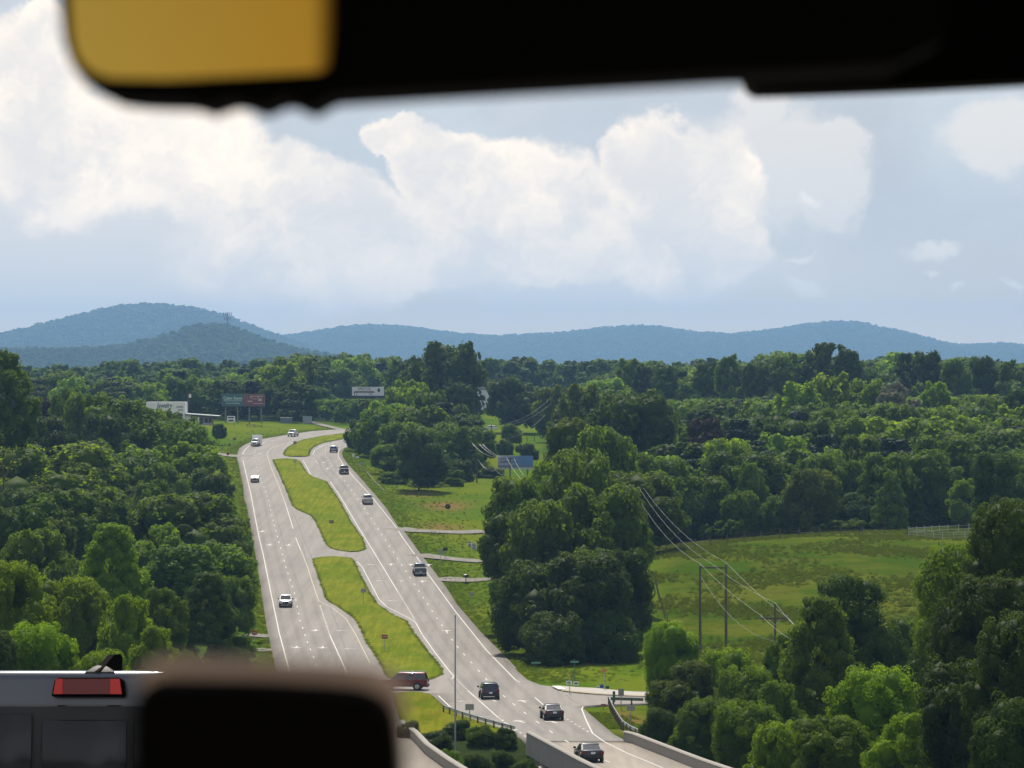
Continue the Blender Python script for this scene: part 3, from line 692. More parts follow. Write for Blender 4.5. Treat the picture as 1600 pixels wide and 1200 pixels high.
# ------------------------------------------------------------------ billboards, shop, far buildings
def text_mesh(s, size, m, parent, loc, name='lettering', width=None, shear=0.0):
    c = bpy.data.curves.new('t', 'FONT'); c.body = s; c.size = size; c.extrude = 0.01; c.align_x = 'CENTER'; c.align_y = 'CENTER'; c.shear = shear; c.offset = size*0.012
    t = bpy.data.objects.new('t', c); COL.objects.link(t)
    me = bpy.data.meshes.new_from_object(t.evaluated_get(bpy.context.evaluated_depsgraph_get())); bpy.data.objects.remove(t)
    o = obj(name, me, m, parent); me.materials.clear(); me.materials.append(m)
    o.location = loc; o.rotation_euler = (R(90), 0, 0)
    if width and me.vertices:
        xs = [v.co.x for v in me.vertices]; k = width/max(1e-3, max(xs)-min(xs)); o.scale = (k, 1, 1)
    return o
def panel(name, x0, x1, z0, z1, y, m, parent, th=0.03):
    b = BM(); box(b, x0, x1, y-th, y, z0, z1); return obj(name, b, m, parent)
def frame_at(px, py, D): return (px-CX)/F*D, (CY-py)/F*D
# two-panel billboard
D = 1050; x0, zt_ = frame_at(347, 616, D); x1, zb_ = frame_at(413.5, 635, D); xm = frame_at(380.5, 616, D)[0]
bx = (x0+x1)/2; gz = T1(bx, D)
bb = empty('billboard', (bx, D, gz), 0, 'double billboard with a teal panel reading Cabin Store and a dark red panel', 'billboard')
panel('backing', x0-bx-0.1, x1-bx+0.1, zb_-gz-0.1, zt_-gz+0.1, 0.25, M['wire_dark'], bb, 0.2)
panel('teal_panel', x0-bx, xm-bx, zb_-gz+0.2, zt_-gz, 0.04, mat('teal_print', (0.035, 0.115, 0.125), 0.6), bb)
panel('red_panel', xm-bx+0.05, x1-bx, zb_-gz+0.2, zt_-gz, 0.04, mat('maroon_print', (0.17, 0.055, 0.065), 0.6), bb)
panel('catwalk', x0-bx, x1-bx, zb_-gz-0.15, zb_-gz+0.1, -0.2, M['trim'], bb, 0.5)
pale = mat('pale_print', (0.55, 0.66, 0.68), 0.6); rose = mat('rose_print', (0.45, 0.34, 0.36), 0.6)
cx_ = (x0+xm)/2-bx
text_mesh('Cabin Store', 1.25, pale, bb, (cx_, -0.01, zt_-gz-1.25), width=5.7)
panel('underline', cx_-2.8, cx_+2.8, zt_-gz-2.1, zt_-gz-1.97, 0.0, pale, bb, 0.02)
text_mesh('Custom Furnishings', 0.55, pale, bb, (cx_, -0.01, zt_-gz-2.75), width=4.2)
cr = (xm+x1)/2-bx
for (a, c, d, e) in [(-0.9, 1.2, 0.55, 0.72), (-1.1, -0.8, 0.45, 1.2), (1.1, 1.35, 0.4, 1.3), (1.5, 2.7, 0.5, 0.75), (-0.6, 0.9, 1.35, 1.5), (1.3, 2.4, 1.35, 2.1), (-2.0, -0.5, 2.0, 2.35), (-0.2, 2.7, 2.75, 2.95)]:
    panel('print_shape', cr+a, cr+c, zt_-gz-e, zt_-gz-d, 0.0, rose, bb, 0.02)
for u in (-5.5, -1.8, 1.8, 5.5):
    b = BM(); box(b, u-0.2, u+0.2, 0.3, 0.6, 0, zt_-gz-0.3); obj('post', b, M['wire_dark'], bb)
# white billboard beyond the trees
D = 1240; x0, z1 = frame_at(550, 604.5, D); x1, z0 = frame_at(600, 618.3, D); bx = (x0+x1)/2; gz = T1(bx, D)
wb = empty('billboard', (bx, D, gz), 0, 'white billboard with dark red text and a brown roof picture behind the trees', 'billboard')
h0, h1 = z0-gz, z1-gz
panel('face', x0-bx, x1-bx, h0, h1, 0, M['white'], wb, 0.2); panel('catwalk', x0-bx+0.3, x1-bx-0.3, h0-0.5, h0-0.02, -0.1, M['ink'], wb, 0.6)
W_ = x1-x0
text_mesh('HOMES FOR THE', 0.62, M['ink_brown'], wb, (-W_*0.13, -0.22, h1-0.42), width=W_*0.38)
text_mesh('THE BEST PLACES', 0.62, M['ink_brown'], wb, (-W_*0.12, -0.22, h1-0.98), width=W_*0.42)
b = BM(); prism(b, [(-W_*.46, h0+1.05), (-W_*.42, h0+1.7), (W_*.17, h0+1.7), (W_*.22, h0+1.05)], 'y', -0.23, -0.21); obj('roof_picture', b, mat('roof_print', (0.22, 0.15, 0.15), 0.6), wb)
for u in (-.42, -.35, .06, .12): panel('picture_post', W_*u-0.1, W_*u+0.1, h0+0.05, h0+1.04, -0.205, M['ink_brown'], wb, 0.02)
b = BM(); 
bmesh.ops.create_cone(b, cap_ends=True, segments=14, radius1=0.62, radius2=0.62, depth=0.04, matrix=Matrix.Translation((W_*.34, -0.22, h0+2.0))@Matrix.Rotation(R(90), 4, 'X')@Matrix.Diagonal((0.8, 1.25, 1, 1))); obj('emblem', b, M['ink'], wb)
for u in (-3.5, 3.5):
    b = BM(); box(b, u-0.25, u+0.25, 0.02, 0.4, 0, h0+1); obj('post', b, M['wire_dark'], wb)
# blue billboard by the power lines
D = 800; x0, z1 = frame_at(778, 712, D); x1, z0 = frame_at(833, 733.5, D); bx = (x0+x1)/2; gz = T1(bx, D)-0.5
b3 = empty('billboard', (bx, D, gz), 0, 'blue and white billboard beside the power poles with a row of round pictures', 'billboard')
h0, h1 = z0-gz, z1-gz
blue = bpy.data.materials.new('sky_print'); blue.use_nodes = True; tt = NT(blue.node_tree)
pn = blue.node_tree.nodes['Principled BSDF']; g_ = tt.node('ShaderNodeSeparateXYZ'); tt.put(g_.inputs[0], tt.node('ShaderNodeTexCoord').outputs['Generated'])
tt.put(pn.inputs['Base Color'], tt.mix(tt.ramp(g_.outputs[0], 0.1, 0.75), (0.36, 0.40, 0.60, 1), (0.10, 0.22, 0.52, 1)))
panel('face', x0-bx, x1-bx, h0+0.95, h1, 0, blue, b3, 0.2)
panel('lower_strip', x0-bx, x1-bx, h0+0.02, h0+0.45, 0, mat('strip_print', (0.55, 0.58, 0.60), 0.6), b3, 0.2)
panel('sky_band', x0-bx, x1-bx, h0+0.46, h0+0.94, 0, mat('band_print', (0.16, 0.20, 0.30), 0.6), b3, 0.19)
text_mesh('Locally made', 0.72, M['ink'], b3, (x0-bx+2.3, -0.22, h1-0.6), width=3.4)
text_mesh('blueberry wine', 0.72, M['ink'], b3, (x0-bx+2.6, -0.22, h1-1.4), width=4.2)
for k in range(5):
    b = BM(); bmesh.ops.create_cone(b, cap_ends=True, segments=14, radius1=0.3, radius2=0.3, depth=0.04, matrix=Matrix.Translation((x0-bx+0.8+k*0.95, -0.21, h0+0.52))@Matrix.Rotation(R(90), 4, 'X')); obj('round_picture', b, mat('round_print', (0.22, 0.24, 0.30), 0.6), b3)
for u in (-2.8, 2.8):
    b = BM(); box(b, u-0.2, u+0.2, 0.02, 0.3, 0, h1-0.3); obj('post', b, M['wire_dark'], b3)

# shop with a tall white sign wall and a lean-to
D = 1000; xa, _ = frame_at(228, 0, D); xb, zs = frame_at(289, 628, D); xc, _ = frame_at(332, 0, D); gx = (xb+xc)/2; gz = T1(gx, D)-0.1
zs = zs+0.0; sh = empty('roadside_shop', (gx, D, gz), 0, 'low roadside shop with a tall white wall lettered Jewelry and a brick lean-to', 'shop')
hz_ = zs-gz
b = BM(); box(b, xa-gx, xb-gx, 0, 8, 0, hz_); obj('sign_wall', b, M['white'], sh)
text_mesh('Jewelry', 2.0, M['ink'], sh, ((xa+xb)/2-gx-0.3, -0.04, hz_-1.1), width=4.8, shear=0.25)
text_mesh('& MORE', 0.7, M['ink'], sh, (xb-gx-1.5, -0.04, hz_-1.5), width=2.0)
text_mesh('GIFTS', 0.6, M['ink'], sh, (xb-gx-1.3, -0.04, hz_-2.4), width=1.5)
x0, x1 = xb-gx+0.05, xc-gx-0.3
brick = mat('brick_wall', (0.20, 0.14, 0.13), 0.85, var=0.25, scale=5)
b = BM(); box(b, x0+1.6, x1, 0.5, 7, 0, 2.6); obj('wall', b, brick, sh)
b = BM(); box(b, x0, x0+1.55, 0.45, 6, 0, 2.9); obj('white_corner', b, M['white'], sh)
for (a, c, z0, z1, nm, m_) in [(x0+4.2, x0+5.0, 0.0, 2.1, 'door', M['trim']), (x0+3.6, x0+4.1, 0.0, 2.4, 'door_post', M['white']), (x0+5.8, x0+6.6, 0.7, 2.1, 'window', M['glass']), (x0+7.0, min(x0+7.5, x1), 0.7, 2.1, 'window', M['glass']), (x0+5.1, x1, 0.0, 0.65, 'plinth', M['alu'])]:
    panel(nm, a, c, z0, z1, 0.48, m_, sh, 0.05)
b = BM(); prism(b, [(x0, 3.45), (x1+2.2, 2.75), (x1+2.2, 2.6), (x0, 3.2)], 'y', -0.8, 7.5); obj('roof', b, mat('roof_metal', (0.62, 0.64, 0.64), 0.4, 0.3), sh)
b = BM(); box(b, x0-2, x1+0.5, -2.5, 0.3, -0.3, 0.08); obj('forecourt', b, M['concrete'], sh)
# white house among the trees, pale shed roof, grey huts
D = 1290; x0, z1 = frame_at(739, 609, D); x1, _ = frame_at(764, 0, D); bx = (x0+x1)/2; gz = T1(bx, D)-0.2
wh = empty('white_house', (bx, D, gz), 0, 'tall white house half hidden between the trees beyond the field', 'house')
b = BM(); box(b, x0-bx, x1-bx, 0, 7, 0, z1-gz); obj('wall', b, M['white'], wh)
b = BM(); prism(b, [(x0-bx-0.4, z1-gz), ((x0+x1)/2-bx, z1-gz+1.4), (x1-bx+0.4, z1-gz)], 'y', -0.4, 7.4); obj('roof', b, mat('grey_roof', (0.30, 0.31, 0.33), 0.7), wh)
for zz in (4.0,):
    for u in (-1.2, 1.2): panel('window', u-0.45, u+0.45, min(zz, z1-gz-1.6), min(zz, z1-gz-1.6)+1.2, -0.02, M['glass'], wh, 0.04)
D = 1080; p = frame_at(767.5, 0, D)[0]; gz = T1(p, D)
b = BM(); prism(b, [(-1.9, 0), (-1.7, 1.0), (0, 1.5), (1.7, 1.0), (1.9, 0)], 'y', 0, 5)
o = obj('white_tent', b, M['white']); o.location = (p, D, gz); tag(o, 'small white low tent in the gap of the field behind a utility pole', 'tent')
def hut(px0, px1, py0, py1, D, col, label, cat='hut'):
    x0, z1 = frame_at(px0, py0, D); x1, _ = frame_at(px1, py0, D); bx = (x0+x1)/2; gz = T1(bx, D)-0.2
    r = empty('small_hut', (bx, D, gz), 0, label, cat); h = max(1.6, z1-gz)
    b = BM(); box(b, x0-bx, x1-bx, 0, 2.4, 0, h); obj('wall', b, mat('hut_paint', col, 0.6), r)
    b = BM(); box(b, x0-bx-0.15, x1-bx+0.15, -0.15, 2.55, h, h+0.12); obj('roof', b, M['galv'], r)
hut(438, 456, 653, 659, 1075, (0.12, 0.16, 0.20), 'long low blue-grey hut on the rise above the white pickup')
hut(473, 487, 651, 659, 1085, (0.30, 0.34, 0.38), 'small pale grey hut beside the bushes where the road bends away')
# little white sign board on the lawn
def board(px0, px1, py0, py1, D, face, label, lines=(), posts=True, cat='sign', name='board_sign', ink=None):
    x0, z1 = frame_at(px0, py0, D); x1, z0 = frame_at(px1, py1, D); bx = (x0+x1)/2; gz = T1(bx, D)
    r = empty(name, (bx, D, gz), 0, label, cat)
    panel('face', x0-bx, x1-bx, z0-gz, z1-gz, 0, face, r, 0.06)
    for (u0, u1, v0, v1) in lines: panel('print_line', (x0-bx)+(x1-x0)*u0, (x0-bx)+(x1-x0)*u1, (z0-gz)+(z1-z0)*v0, (z0-gz)+(z1-z0)*v1, -0.065, ink or M['ink'], r, 0.01)
    if posts:
        for u in ((x0-bx)*0.8, (x1-bx)*0.8):
            b = BM(); box(b, u-0.05, u+0.05, 0.01, 0.1, -0.2, z1-gz-0.05); obj('post', b, M['wood'], r)
    return r
board(355, 367.5, 650, 659.5, 1010, M['white'], 'small white board with dark blue lettering on the lawn below the billboard', [(0.1, 0.85, 0.62, 0.85), (0.15, 0.8, 0.12, 0.4)], ink=mat('navy', (0.04, 0.06, 0.20), 0.6))
board(731, 736.5, 845.5, 858, 612, M['white'], 'narrow white board with black symbols standing behind its neighbour by the big trees', [(0.2, 0.8, 0.75, 0.93), (0.15, 0.85, 0.45, 0.6), (0.2, 0.8, 0.3, 0.4), (0.15, 0.85, 0.08, 0.2)])
board(736.8, 744.5, 848.5, 861.5, 606, M['white'], 'white board with five black lines at the edge of the big trees', [(0.15, 0.85, v, v+0.09) for v in (0.1, 0.28, 0.46, 0.64, 0.82)])

# ------------------------------------------------------------------ road signs
def sign(px, pt, ph, pw_, pbase, panel_m, label, shape='rect', cat='road sign', D=None, pole_m=None, name='road_sign', group=None, yaw=0):
    """panel pw_ x ph photo pixels with its top at pt, on a post that meets the ground at pbase"""
    D = D or Dof(pbase); s = D/F; x = (px-CX)*s; gz = T1(x, D); z1 = (CY-pt)*s-gz; h = ph*s; wd = pw_*s
    r = empty(name, (x, D, gz), R(yaw), label, cat, group)
    b = BM(); tube(b, (0, 0.05, -0.4), (0, 0.05, z1-h*0.1), 0.045, n=6); obj('post', b, pole_m or M['galv'], r)
    b = BM()
    if shape == 'rect': box(b, -wd/2, wd/2, -0.03, 0.0, z1-h, z1)
    else:
        n = {'oct': 8, 'tri': 3, 'diamond': 4}[shape]; a0 = {'oct': math.pi/8, 'tri': math.pi/2, 'diamond': 0}[shape]
        prism(b, [(wd/2*math.cos(a0+2*math.pi*i/n), z1-h/2+h/2*math.sin(a0+2*math.pi*i/n)) for i in range(n)], 'y', -0.03, 0.0)
    obj('panel', b, panel_m, r)
    if shape == 'rect' and panel_m in (M['brown_sign'], M['red_sign']):
        b = BM(); box(b, -wd*0.36, wd*0.36, -0.036, -0.031, z1-h*0.62, z1-h*0.38); obj('print_line', b, M['alu'], r)
    return r
S = [
 (461, 689.5, 4, 5, 704.5, 'brown_sign', 'small brown sign on the tip of the upper grass median', 'rect'),
 (461, 719.5, 3, 4.5, 735, 'alu', 'grey sign back on a thin post at the top of the middle median', 'rect'),
 (518, 813, 4.5, 7, 832, 'brown_sign', 'small brown sign low on the middle grass median', 'rect'),
 (568, 919.5, 6, 8.5, 945, 'alu', 'grey square sign back at the neck of the lower grass median', 'rect'),
 (601, 991.5, 6.5, 9.5, 1020.5, 'red_sign', 'dark red wrong-way sign on the lower grass median', 'rect'),
 (733.8, 1100, 9.5, 13.5, 1143, 'alu', 'large grey sign back on the grass before the bridge', 'rect'),
 (366.6, 684, 3.6, 5.2, 696, 'brown_sign', 'brown sign on the lawn nearest the white van', 'rect'),
 (359, 692.6, 4.6, 4.0, 704, 'brown_sign', 'small octagonal sign back on the lawn left of the bend', 'oct'),
 (347.6, 699, 4, 1.6, 709, 'wire_dark', 'narrow dark marker post on the lawn above the side road', 'rect'),
 (356, 706.5, 5.0, 4.6, 721, 'brown_sign', 'stop sign seen from behind at the mouth of the side road', 'oct'),
 (397.5, 985.5, 6.5, 8, 1010, 'red_sign', 'dark red sign at the edge of the leafy trees beside the left road', 'rect'),
 (688.5, 858, 7.5, 6.5, 879, 'alu', 'grey sign back at the first driveway on the right verge', 'rect'),
 (695.8, 855.5, 5, 7, 872, 'trim', 'thin black sign just behind the grey one at the driveway', 'rect'),
 (736.6, 925.5, 5.5, 8, 949, 'alu', 'grey rectangular sign back on the verge right of the road', 'rect'),
 (564, 722.5, 4, 5, 735.5, 'alu', 'grey sign back on the far right verge below the dark trees', 'rect'),
 (552.3, 708.5, 6, 4.2, 721, 'white', 'white rounded sign on the far right verge at the bend', 'oct'),
 (558.3, 713, 2.4, 5, 720.5, 'white', 'tiny white board lying low beside the white sign at the bend', 'rect'),
 (959.3, 1080, 17, 4.2, 1106, 'green_sign', 'tall narrow dark green sign at the junction', 'rect'),
 (970.4, 1076, 10.5, 9, 1104, 'alu', 'grey square sign back in front of the traffic island', 'rect'),
 (985.5, 1102, 8.5, 13, 1136, 'alu', 'wide grey sign back on the bare slope beside the trees', 'rect'),
 (942.7, 1099.8, 3.8, 7.5, 1105, 'red_sign', 'little red reflector plate low at the guardrail end', 'rect'),
 (890.2, 1048.6, 7, 3.4, 1084.5, 'orange_sign', 'small orange marker on a tall post at the nose of the traffic island', 'diamond'),
 (943.8, 1043.6, 8, 7.5, 1078.5, 'orange_sign', 'rusty orange octagonal sign on a post beyond the traffic island', 'oct')]
for (px, pt, ph, pw_, pb, m_, lab, shp) in S: sign(px, pt, ph, pw_, pb, M[m_], lab, shp)
def yard(px, py0, py1, wd, m_, lab):
    D = Dof(py1); s = D/F; x = (px-CX)*s; gz = T1(x, D); h = (py1-py0)*s
    r = empty('yard_sign', (x, D, gz), 0, lab, 'yard sign')
    b = BM(); box(b, -wd*s/2, wd*s/2, -0.01, 0.01, h*0.3, h); obj('panel', b, M[m_], r)
    b = BM(); box(b, -wd*s*0.3, wd*s*0.3, -0.016, -0.011, h*0.55, h*0.75); obj('print_line', b, M['ink'], r)
    for u in (-0.3, 0.3): b = BM(); tube(b, (wd*s*u, 0, -0.1), (wd*s*u, 0, h*0.3), 0.012, n=5); obj('wire_leg', b, M['galv'], r)
yard(889, 1061.5, 1070.5, 9, 'white', 'white yard sign left of the green street name post')
yard(900, 1062.5, 1071.5, 9, 'white', 'white yard sign right of the green street name post')
yard(934, 1069, 1075.5, 5, 'white', 'tiny white yard sign left of the blue one in the grass')
yard(940.5, 1067, 1075.5, 6.5, 'blue_sign', 'blue yard sign at the foot of the orange octagonal sign')
yard(949, 1069.5, 1076, 6, 'green_sign', 'small green yard sign right of the orange octagonal sign post')
def street_name(px, py, pb, lab, w_=13):
    D = Dof(pb); s = D/F; x = (px-CX)*s; gz = T1(x, D); z = (CY-py)*s-gz
    r = empty('street_name_sign', (x, D, gz), 0, lab, 'street sign')
    b = BM(); tube(b, (0, 0, -0.3), (0, 0, z), 0.04, n=6); obj('post', b, M['green_sign'], r)
    b = BM(); box(b, -w_*s/2, w_*s/2, -0.012, 0.012, z, z+0.2); obj('name_blade', b, mat('green_blade', (0.12, 0.28, 0.20), 0.5), r)
    b = BM(); box(b, -0.012, 0.012, -0.4, 0.4, z+0.21, z+0.38); obj('cross_blade', b, M['green_sign'], r)
street_name(897.7, 1035.5, 1069.5, 'green street name sign on a tall thin post above the white yard signs')
street_name(837.5, 1037, 1056, 'faint street name blade on a short post at the foot of the dark trees', 15)
# mailbox
p = pw(728, 911); gz = T1(p.x, p.y); mb = empty('mailbox', (p.x, p.y, gz), R(20), 'black mailbox with a pale top on a post by the second driveway', 'mailbox')
b = BM(); box(b, -0.06, 0.06, -0.06, 0.06, -0.3, 1.0); obj('post', b, M['wood'], mb)
b = BM(); prism(b, [(-0.28, 1.0), (-0.28, 1.28), (-0.2, 1.42), (0.2, 1.42), (0.28, 1.28), (0.28, 1.0)], 'y', -0.45, 0.45); obj('box', b, M['trim'], mb)
b = BM(); prism(b, [(-0.23, 1.40), (-0.12, 1.47), (0.12, 1.47), (0.23, 1.40)], 'y', -0.46, 0.46); obj('lid', b, M['white'], mb)
# tall thin mast between the carriageways
D = 292; s = D/F; x = (711.3-CX)*s; gz = T1(x, D); zt_ = (CY-962)*s
mp = empty('metal_mast', (x, D, gz), 0, 'tall thin grey mast rising from the bushes between the two bridges', 'mast')
b = BM(); tube(b, (0, 0, 0), (0, 0, zt_-gz), 0.085, 0.055, n=10); obj('shaft', b, M['alu'], mp)
b = BM(); bmesh.ops.create_uvsphere(b, u_segments=8, v_segments=6, radius=0.09, matrix=Matrix.Translation((0, 0, zt_-gz))); obj('finial', b, M['alu'], mp)
# lamp-like speed of small hydrant posts are left to the gravel; drain pipe on the far verge
pp = [pw(573, 737), pw(586, 753), pw(601, 767.5)]; b = BM(); 
for a, c in zip(pp[:-1], pp[1:]): tube(b, (a.x, a.y, T1(a.x, a.y)+0.25), (c.x, c.y, T1(c.x, c.y)+0.25), 0.055, n=6)
tag(obj('drain_pipe', b, M['concrete']), 'thin white pipe running down the ditch below the far dark trees', 'pipe')

# ------------------------------------------------------------------ power poles and wires
def insul(b, x, y, z): tube(b, (x, y, z), (x, y, z+0.28), 0.07, 0.04, n=6)
def hang(name, pts3, r, sag, label, matl=None, group=None):
    b = BM()
    for (a, c), sg in zip(zip(pts3[:-1], pts3[1:]), sag):
        a, c = Vector(a), Vector(c); n = 14; prev = a
        for k in range(1, n+1):
            u = k/n; q = a.lerp(c, u)-Vector((0, 0, 4*sg*u*(1-u))); tube(b, prev, q, r, n=4, caps=False); prev = q
    return tag(obj(name, b, matl or M['wire']), label, 'power line', group)
D1 = 420
def at(px, py, D): return Vector(((px-CX)/F*D, D, (CY-py)/F*D))
hl, hr = at(1094, 884, D1), at(1134.5, 882, D1); gz = min(T1(hl.x, D1), T1(hr.x, D1))
hf = empty('twin_pole_frame', ((hl.x+hr.x)/2, D1, gz), 0, 'pair of tall wooden poles joined by a crossarm at the edge of the pasture', 'power pole'); hx = hf.location.x
for q in (hl, hr):
    b = BM(); tube(b, (q.x-hx, 0, -0.5), (q.x-hx, 0, q.z-gz), 0.19, 0.13, n=10); obj('pole', b, M['pole'], hf)
    b = BM(); insul(b, q.x-hx, 0, q.z-gz); obj('insulator', b, M['galv'], hf)
b = BM(); box(b, hl.x-hx-0.15, hr.x-hx+0.15, -0.12, -0.01, hl.z-gz-0.35, hl.z-gz-0.13); obj('crossarm', b, M['pole'], hf)
b = BM(); insul(b, 0, -0.06, hl.z-gz-0.12); obj('insulator', b, M['galv'], hf)
D2 = 352; sp = at(1211, 943, D2); gz = T1(sp.x, D2)
pl = empty('utility_pole', (sp.x, D2, gz), 0, 'single wooden pole with a wide crossarm beside the dark pointed trees', 'power pole')
b = BM(); tube(b, (0, 0, -0.5), (0, 0, sp.z-gz), 0.16, 0.11, n=10); obj('pole', b, M['pole'], pl)
ca = at(0, 966, D2).z-gz; wl, wr = at(1188, 0, D2).x-sp.x, at(1231, 0, D2).x-sp.x
b = BM(); box(b, wl, wr, -0.2, -0.1, ca-0.1, ca+0.1); obj('crossarm', b, M['pole'], pl)
for u in (wl+0.1, wr-0.1): b = BM(); insul(b, u, -0.15, ca+0.1); obj('insulator', b, M['galv'], pl)
b = BM(); tube(b, (wl*0.5, -0.15, ca), (0, -0.1, ca-0.7), 0.03, n=5); tube(b, (wr*0.5, -0.15, ca), (0, -0.1, ca-0.7), 0.03, n=5); obj('brace', b, M['galv'], pl)
far = [at(992, 764, 600), at(997, 765, 598), at(1004, 766, 596)]
def sagpx(n_): return n_
near3 = [at(1247, 1010, 300), at(1240, 985, 300), at(1256, 988, 300)]
hang('power_line', [at(986, 757, 545), hl+Vector((0, 0, .28)), sp+Vector((wl, 0, ca+gz-sp.z+.35)), at(1244, 1004, 296)], 0.012, [1.7, 0.35, 0.2], 'lowest of the three bright wires, from the left twin pole to the crossarm')
hang('power_line', [at(988, 744, 545), at(1115, 884, D1)+Vector((0, 0, .1)), sp+Vector((0, 0, 0.1)), at(1258, 992, 296)], 0.012, [1.7, 0.35, 0.2], 'middle bright wire sagging to the centre of the crossarm between the twin poles')
hang('power_line', [at(993, 744, 545), hr+Vector((0, 0, .28)), at(1232, 966, D2), at(1270, 996, 296)], 0.012, [1.7, 0.3, 0.2], 'uppermost bright wire arriving at the right pole of the pair')
hang('power_line', [hl+Vector((0, 0, -1.2)), at(1211, 1002, D2)], 0.018, [1.6], 'faint lower cable sagging between the twin poles and the single pole', M['wire_dark'])
# distant run of poles between the far trees
def upole(px, pt, D, lab, arm=1.2, pb=None):
    q = at(px, pt, D); gz = T1(q.x, D) if pb is None else (CY-pb)/F*D; r = empty('utility_pole', (q.x, D, gz), 0, lab, 'power pole')
    b = BM(); tube(b, (0, 0, -0.5), (0, 0, q.z-gz), 0.17, 0.12, n=8); obj('pole', b, M['pole'], r)
    b = BM(); box(b, -arm, arm, -0.2, -0.1, q.z-gz-0.5, q.z-gz-0.32); obj('crossarm', b, M['pole'], r)
    return q
q0 = upole(745, 693, 770, 'dark utility pole left of the blue billboard'); q1 = upole(768, 664, 900, 'thin utility pole standing before the small white tent', 1.4)
q2 = upole(797, 714, 765, 'utility pole crossing the face of the blue billboard'); q3 = upole(488, 606, 1120, 'pale pole among the trees right of the double billboard', 0.4)
q4 = upole(294, 612, 1030, 'utility pole with a pale transformer behind the shop', 0.9)
b = BM(); tube(b, (q4.x+0.6, 1029.7, q4.z-1.8), (q4.x+0.6, 1029.7, q4.z-0.8), 0.35, n=10); tag(obj('transformer', b, M['white']), 'pale transformer can on the pole behind the shop', 'transformer')
WG = 'thin wires strung between the far poles'
for k, (a, c, s_) in enumerate([((672, 648, 860), (738, 703, 780), 3.0), ((681, 649, 860), (736, 702, 780), 2.2), ((685, 649, 860), (742, 704, 780), 2.2), ((738, 693, 770), (779, 714, 760), 0.9), ((749, 694, 770), (784, 715, 760), 0.6),
        ((754, 694, 770), (790, 716, 760), 0.6), ((791, 714, 760), (814, 748, 700), 0.4), ((803, 716, 760), (818, 742, 700), 0.3), ((747, 718, 770), (768, 733, 765), 0.8), ((770, 727, 770), (797, 736, 765), 1.5)]):
    hang('far_wire', [at(*a), at(*c)], 0.026, [s_], 'bright thin wire sagging among the far poles right of the road trees', None, WG)
for k, (a, c, s_) in enumerate([((770, 664, 900), (860, 622, 1000), 2.0), ((775, 665, 900), (866, 626, 1000), 2.0), ((755, 682, 890), (852, 648, 980), 3.0), ((768, 668, 900), (716, 680, 880), 2.4)]):
    hang('far_wire', [at(*a), at(*c)], 0.028, [s_], 'faint grey wire crossing the gap behind the blue billboard', M['wire_dark'], 'faint wires over the gap in the trees')

# ------------------------------------------------------------------ fences
def post_fence(pts, spacing, h, label, m_, rails=(0.45, 0.9), rail_t=0.05, post_t=0.13, name='pasture_fence', mesh_like=False):
    P3 = []
    for px, py, D in pts: x = (px-CX)/F*D; P3.append(Vector((x, D, T1(x, D))))
    r = empty(name, P3[0], 0, label, 'fence')
    s = [0]
    for i in range(len(P3)-1): s.append(s[-1]+(P3[i+1]-P3[i]).xy.length)
    def pos(q):
        i = min(max(int(np.searchsorted(s, q))-1, 0), len(P3)-2); p = P3[i].lerp(P3[i+1], (q-s[i])/(s[i+1]-s[i])); p.z = T1(p.x, p.y); return p-P3[0]
    n = max(1, round(s[-1]/spacing)); ps = [pos(s[-1]*k/n) for k in range(n+1)]
    for p in ps:
        b = BM(); box(b, p.x-post_t/2, p.x+post_t/2, p.y-post_t/2, p.y+post_t/2, p.z-0.3, p.z+h); obj('post', b, m_, r)
    for a, c in zip(ps[:-1], ps[1:]):
        for z in rails:
            b = BM(); d = (c-a).normalized(); nn = Vector((0, -post_t/2-0.005, 0))
            tube(b, a+Vector((0, 0, z))+nn, c+Vector((0, 0, z))+nn, rail_t, n=4); obj('rail', b, m_, r)
    return r
post_fence([(1018, 866, 528), (1100, 853, 538), (1180, 845, 545), (1260, 838, 550), (1340, 834, 552), (1418, 834, 552)], 3.6, 1.45, 'weathered post fence along the top of the pasture', M['wood'], (0.5, 1.0), 0.03, 0.17)
post_fence([(1420, 835, 549), (1470, 838, 540), (1525, 838, 545)], 2.6, 1.35, 'white rail fence at the upper right corner of the pasture', M['fence_white'], (0.4, 0.8, 1.2), 0.045, 0.12, 'white_fence')
post_fence([(1420, 833, 556), (1475, 826, 566), (1530, 822, 572)], 2.8, 1.35, 'second white rail fence running behind the first up to the trees', M['fence_white'], (0.5, 1.1), 0.045, 0.12, 'white_fence')
post_fence([(1024, 905, 490), (1030, 930, 472), (1036, 950, 460), (1046, 972, 446)], 5.0, 1.3, 'dark post fence running downhill beside the big dark trees', M['wood'], (1.1,), 0.006, 0.12)
post_fence([(386, 664, 1000), (398, 665, 1000), (409.5, 666, 1000)], 2.2, 1.0, 'short dark rail fence on the lawn right of the white board', M['wood'], (0.4, 0.8), 0.08, 0.14, 'rail_fence')
post_fence([(812, 690, 1000), (835, 686, 1010)], 5, 1.4, 'field fence in the gap of the trees above the blue billboard', M['wood'], (0.6, 1.1), 0.03, 0.2)
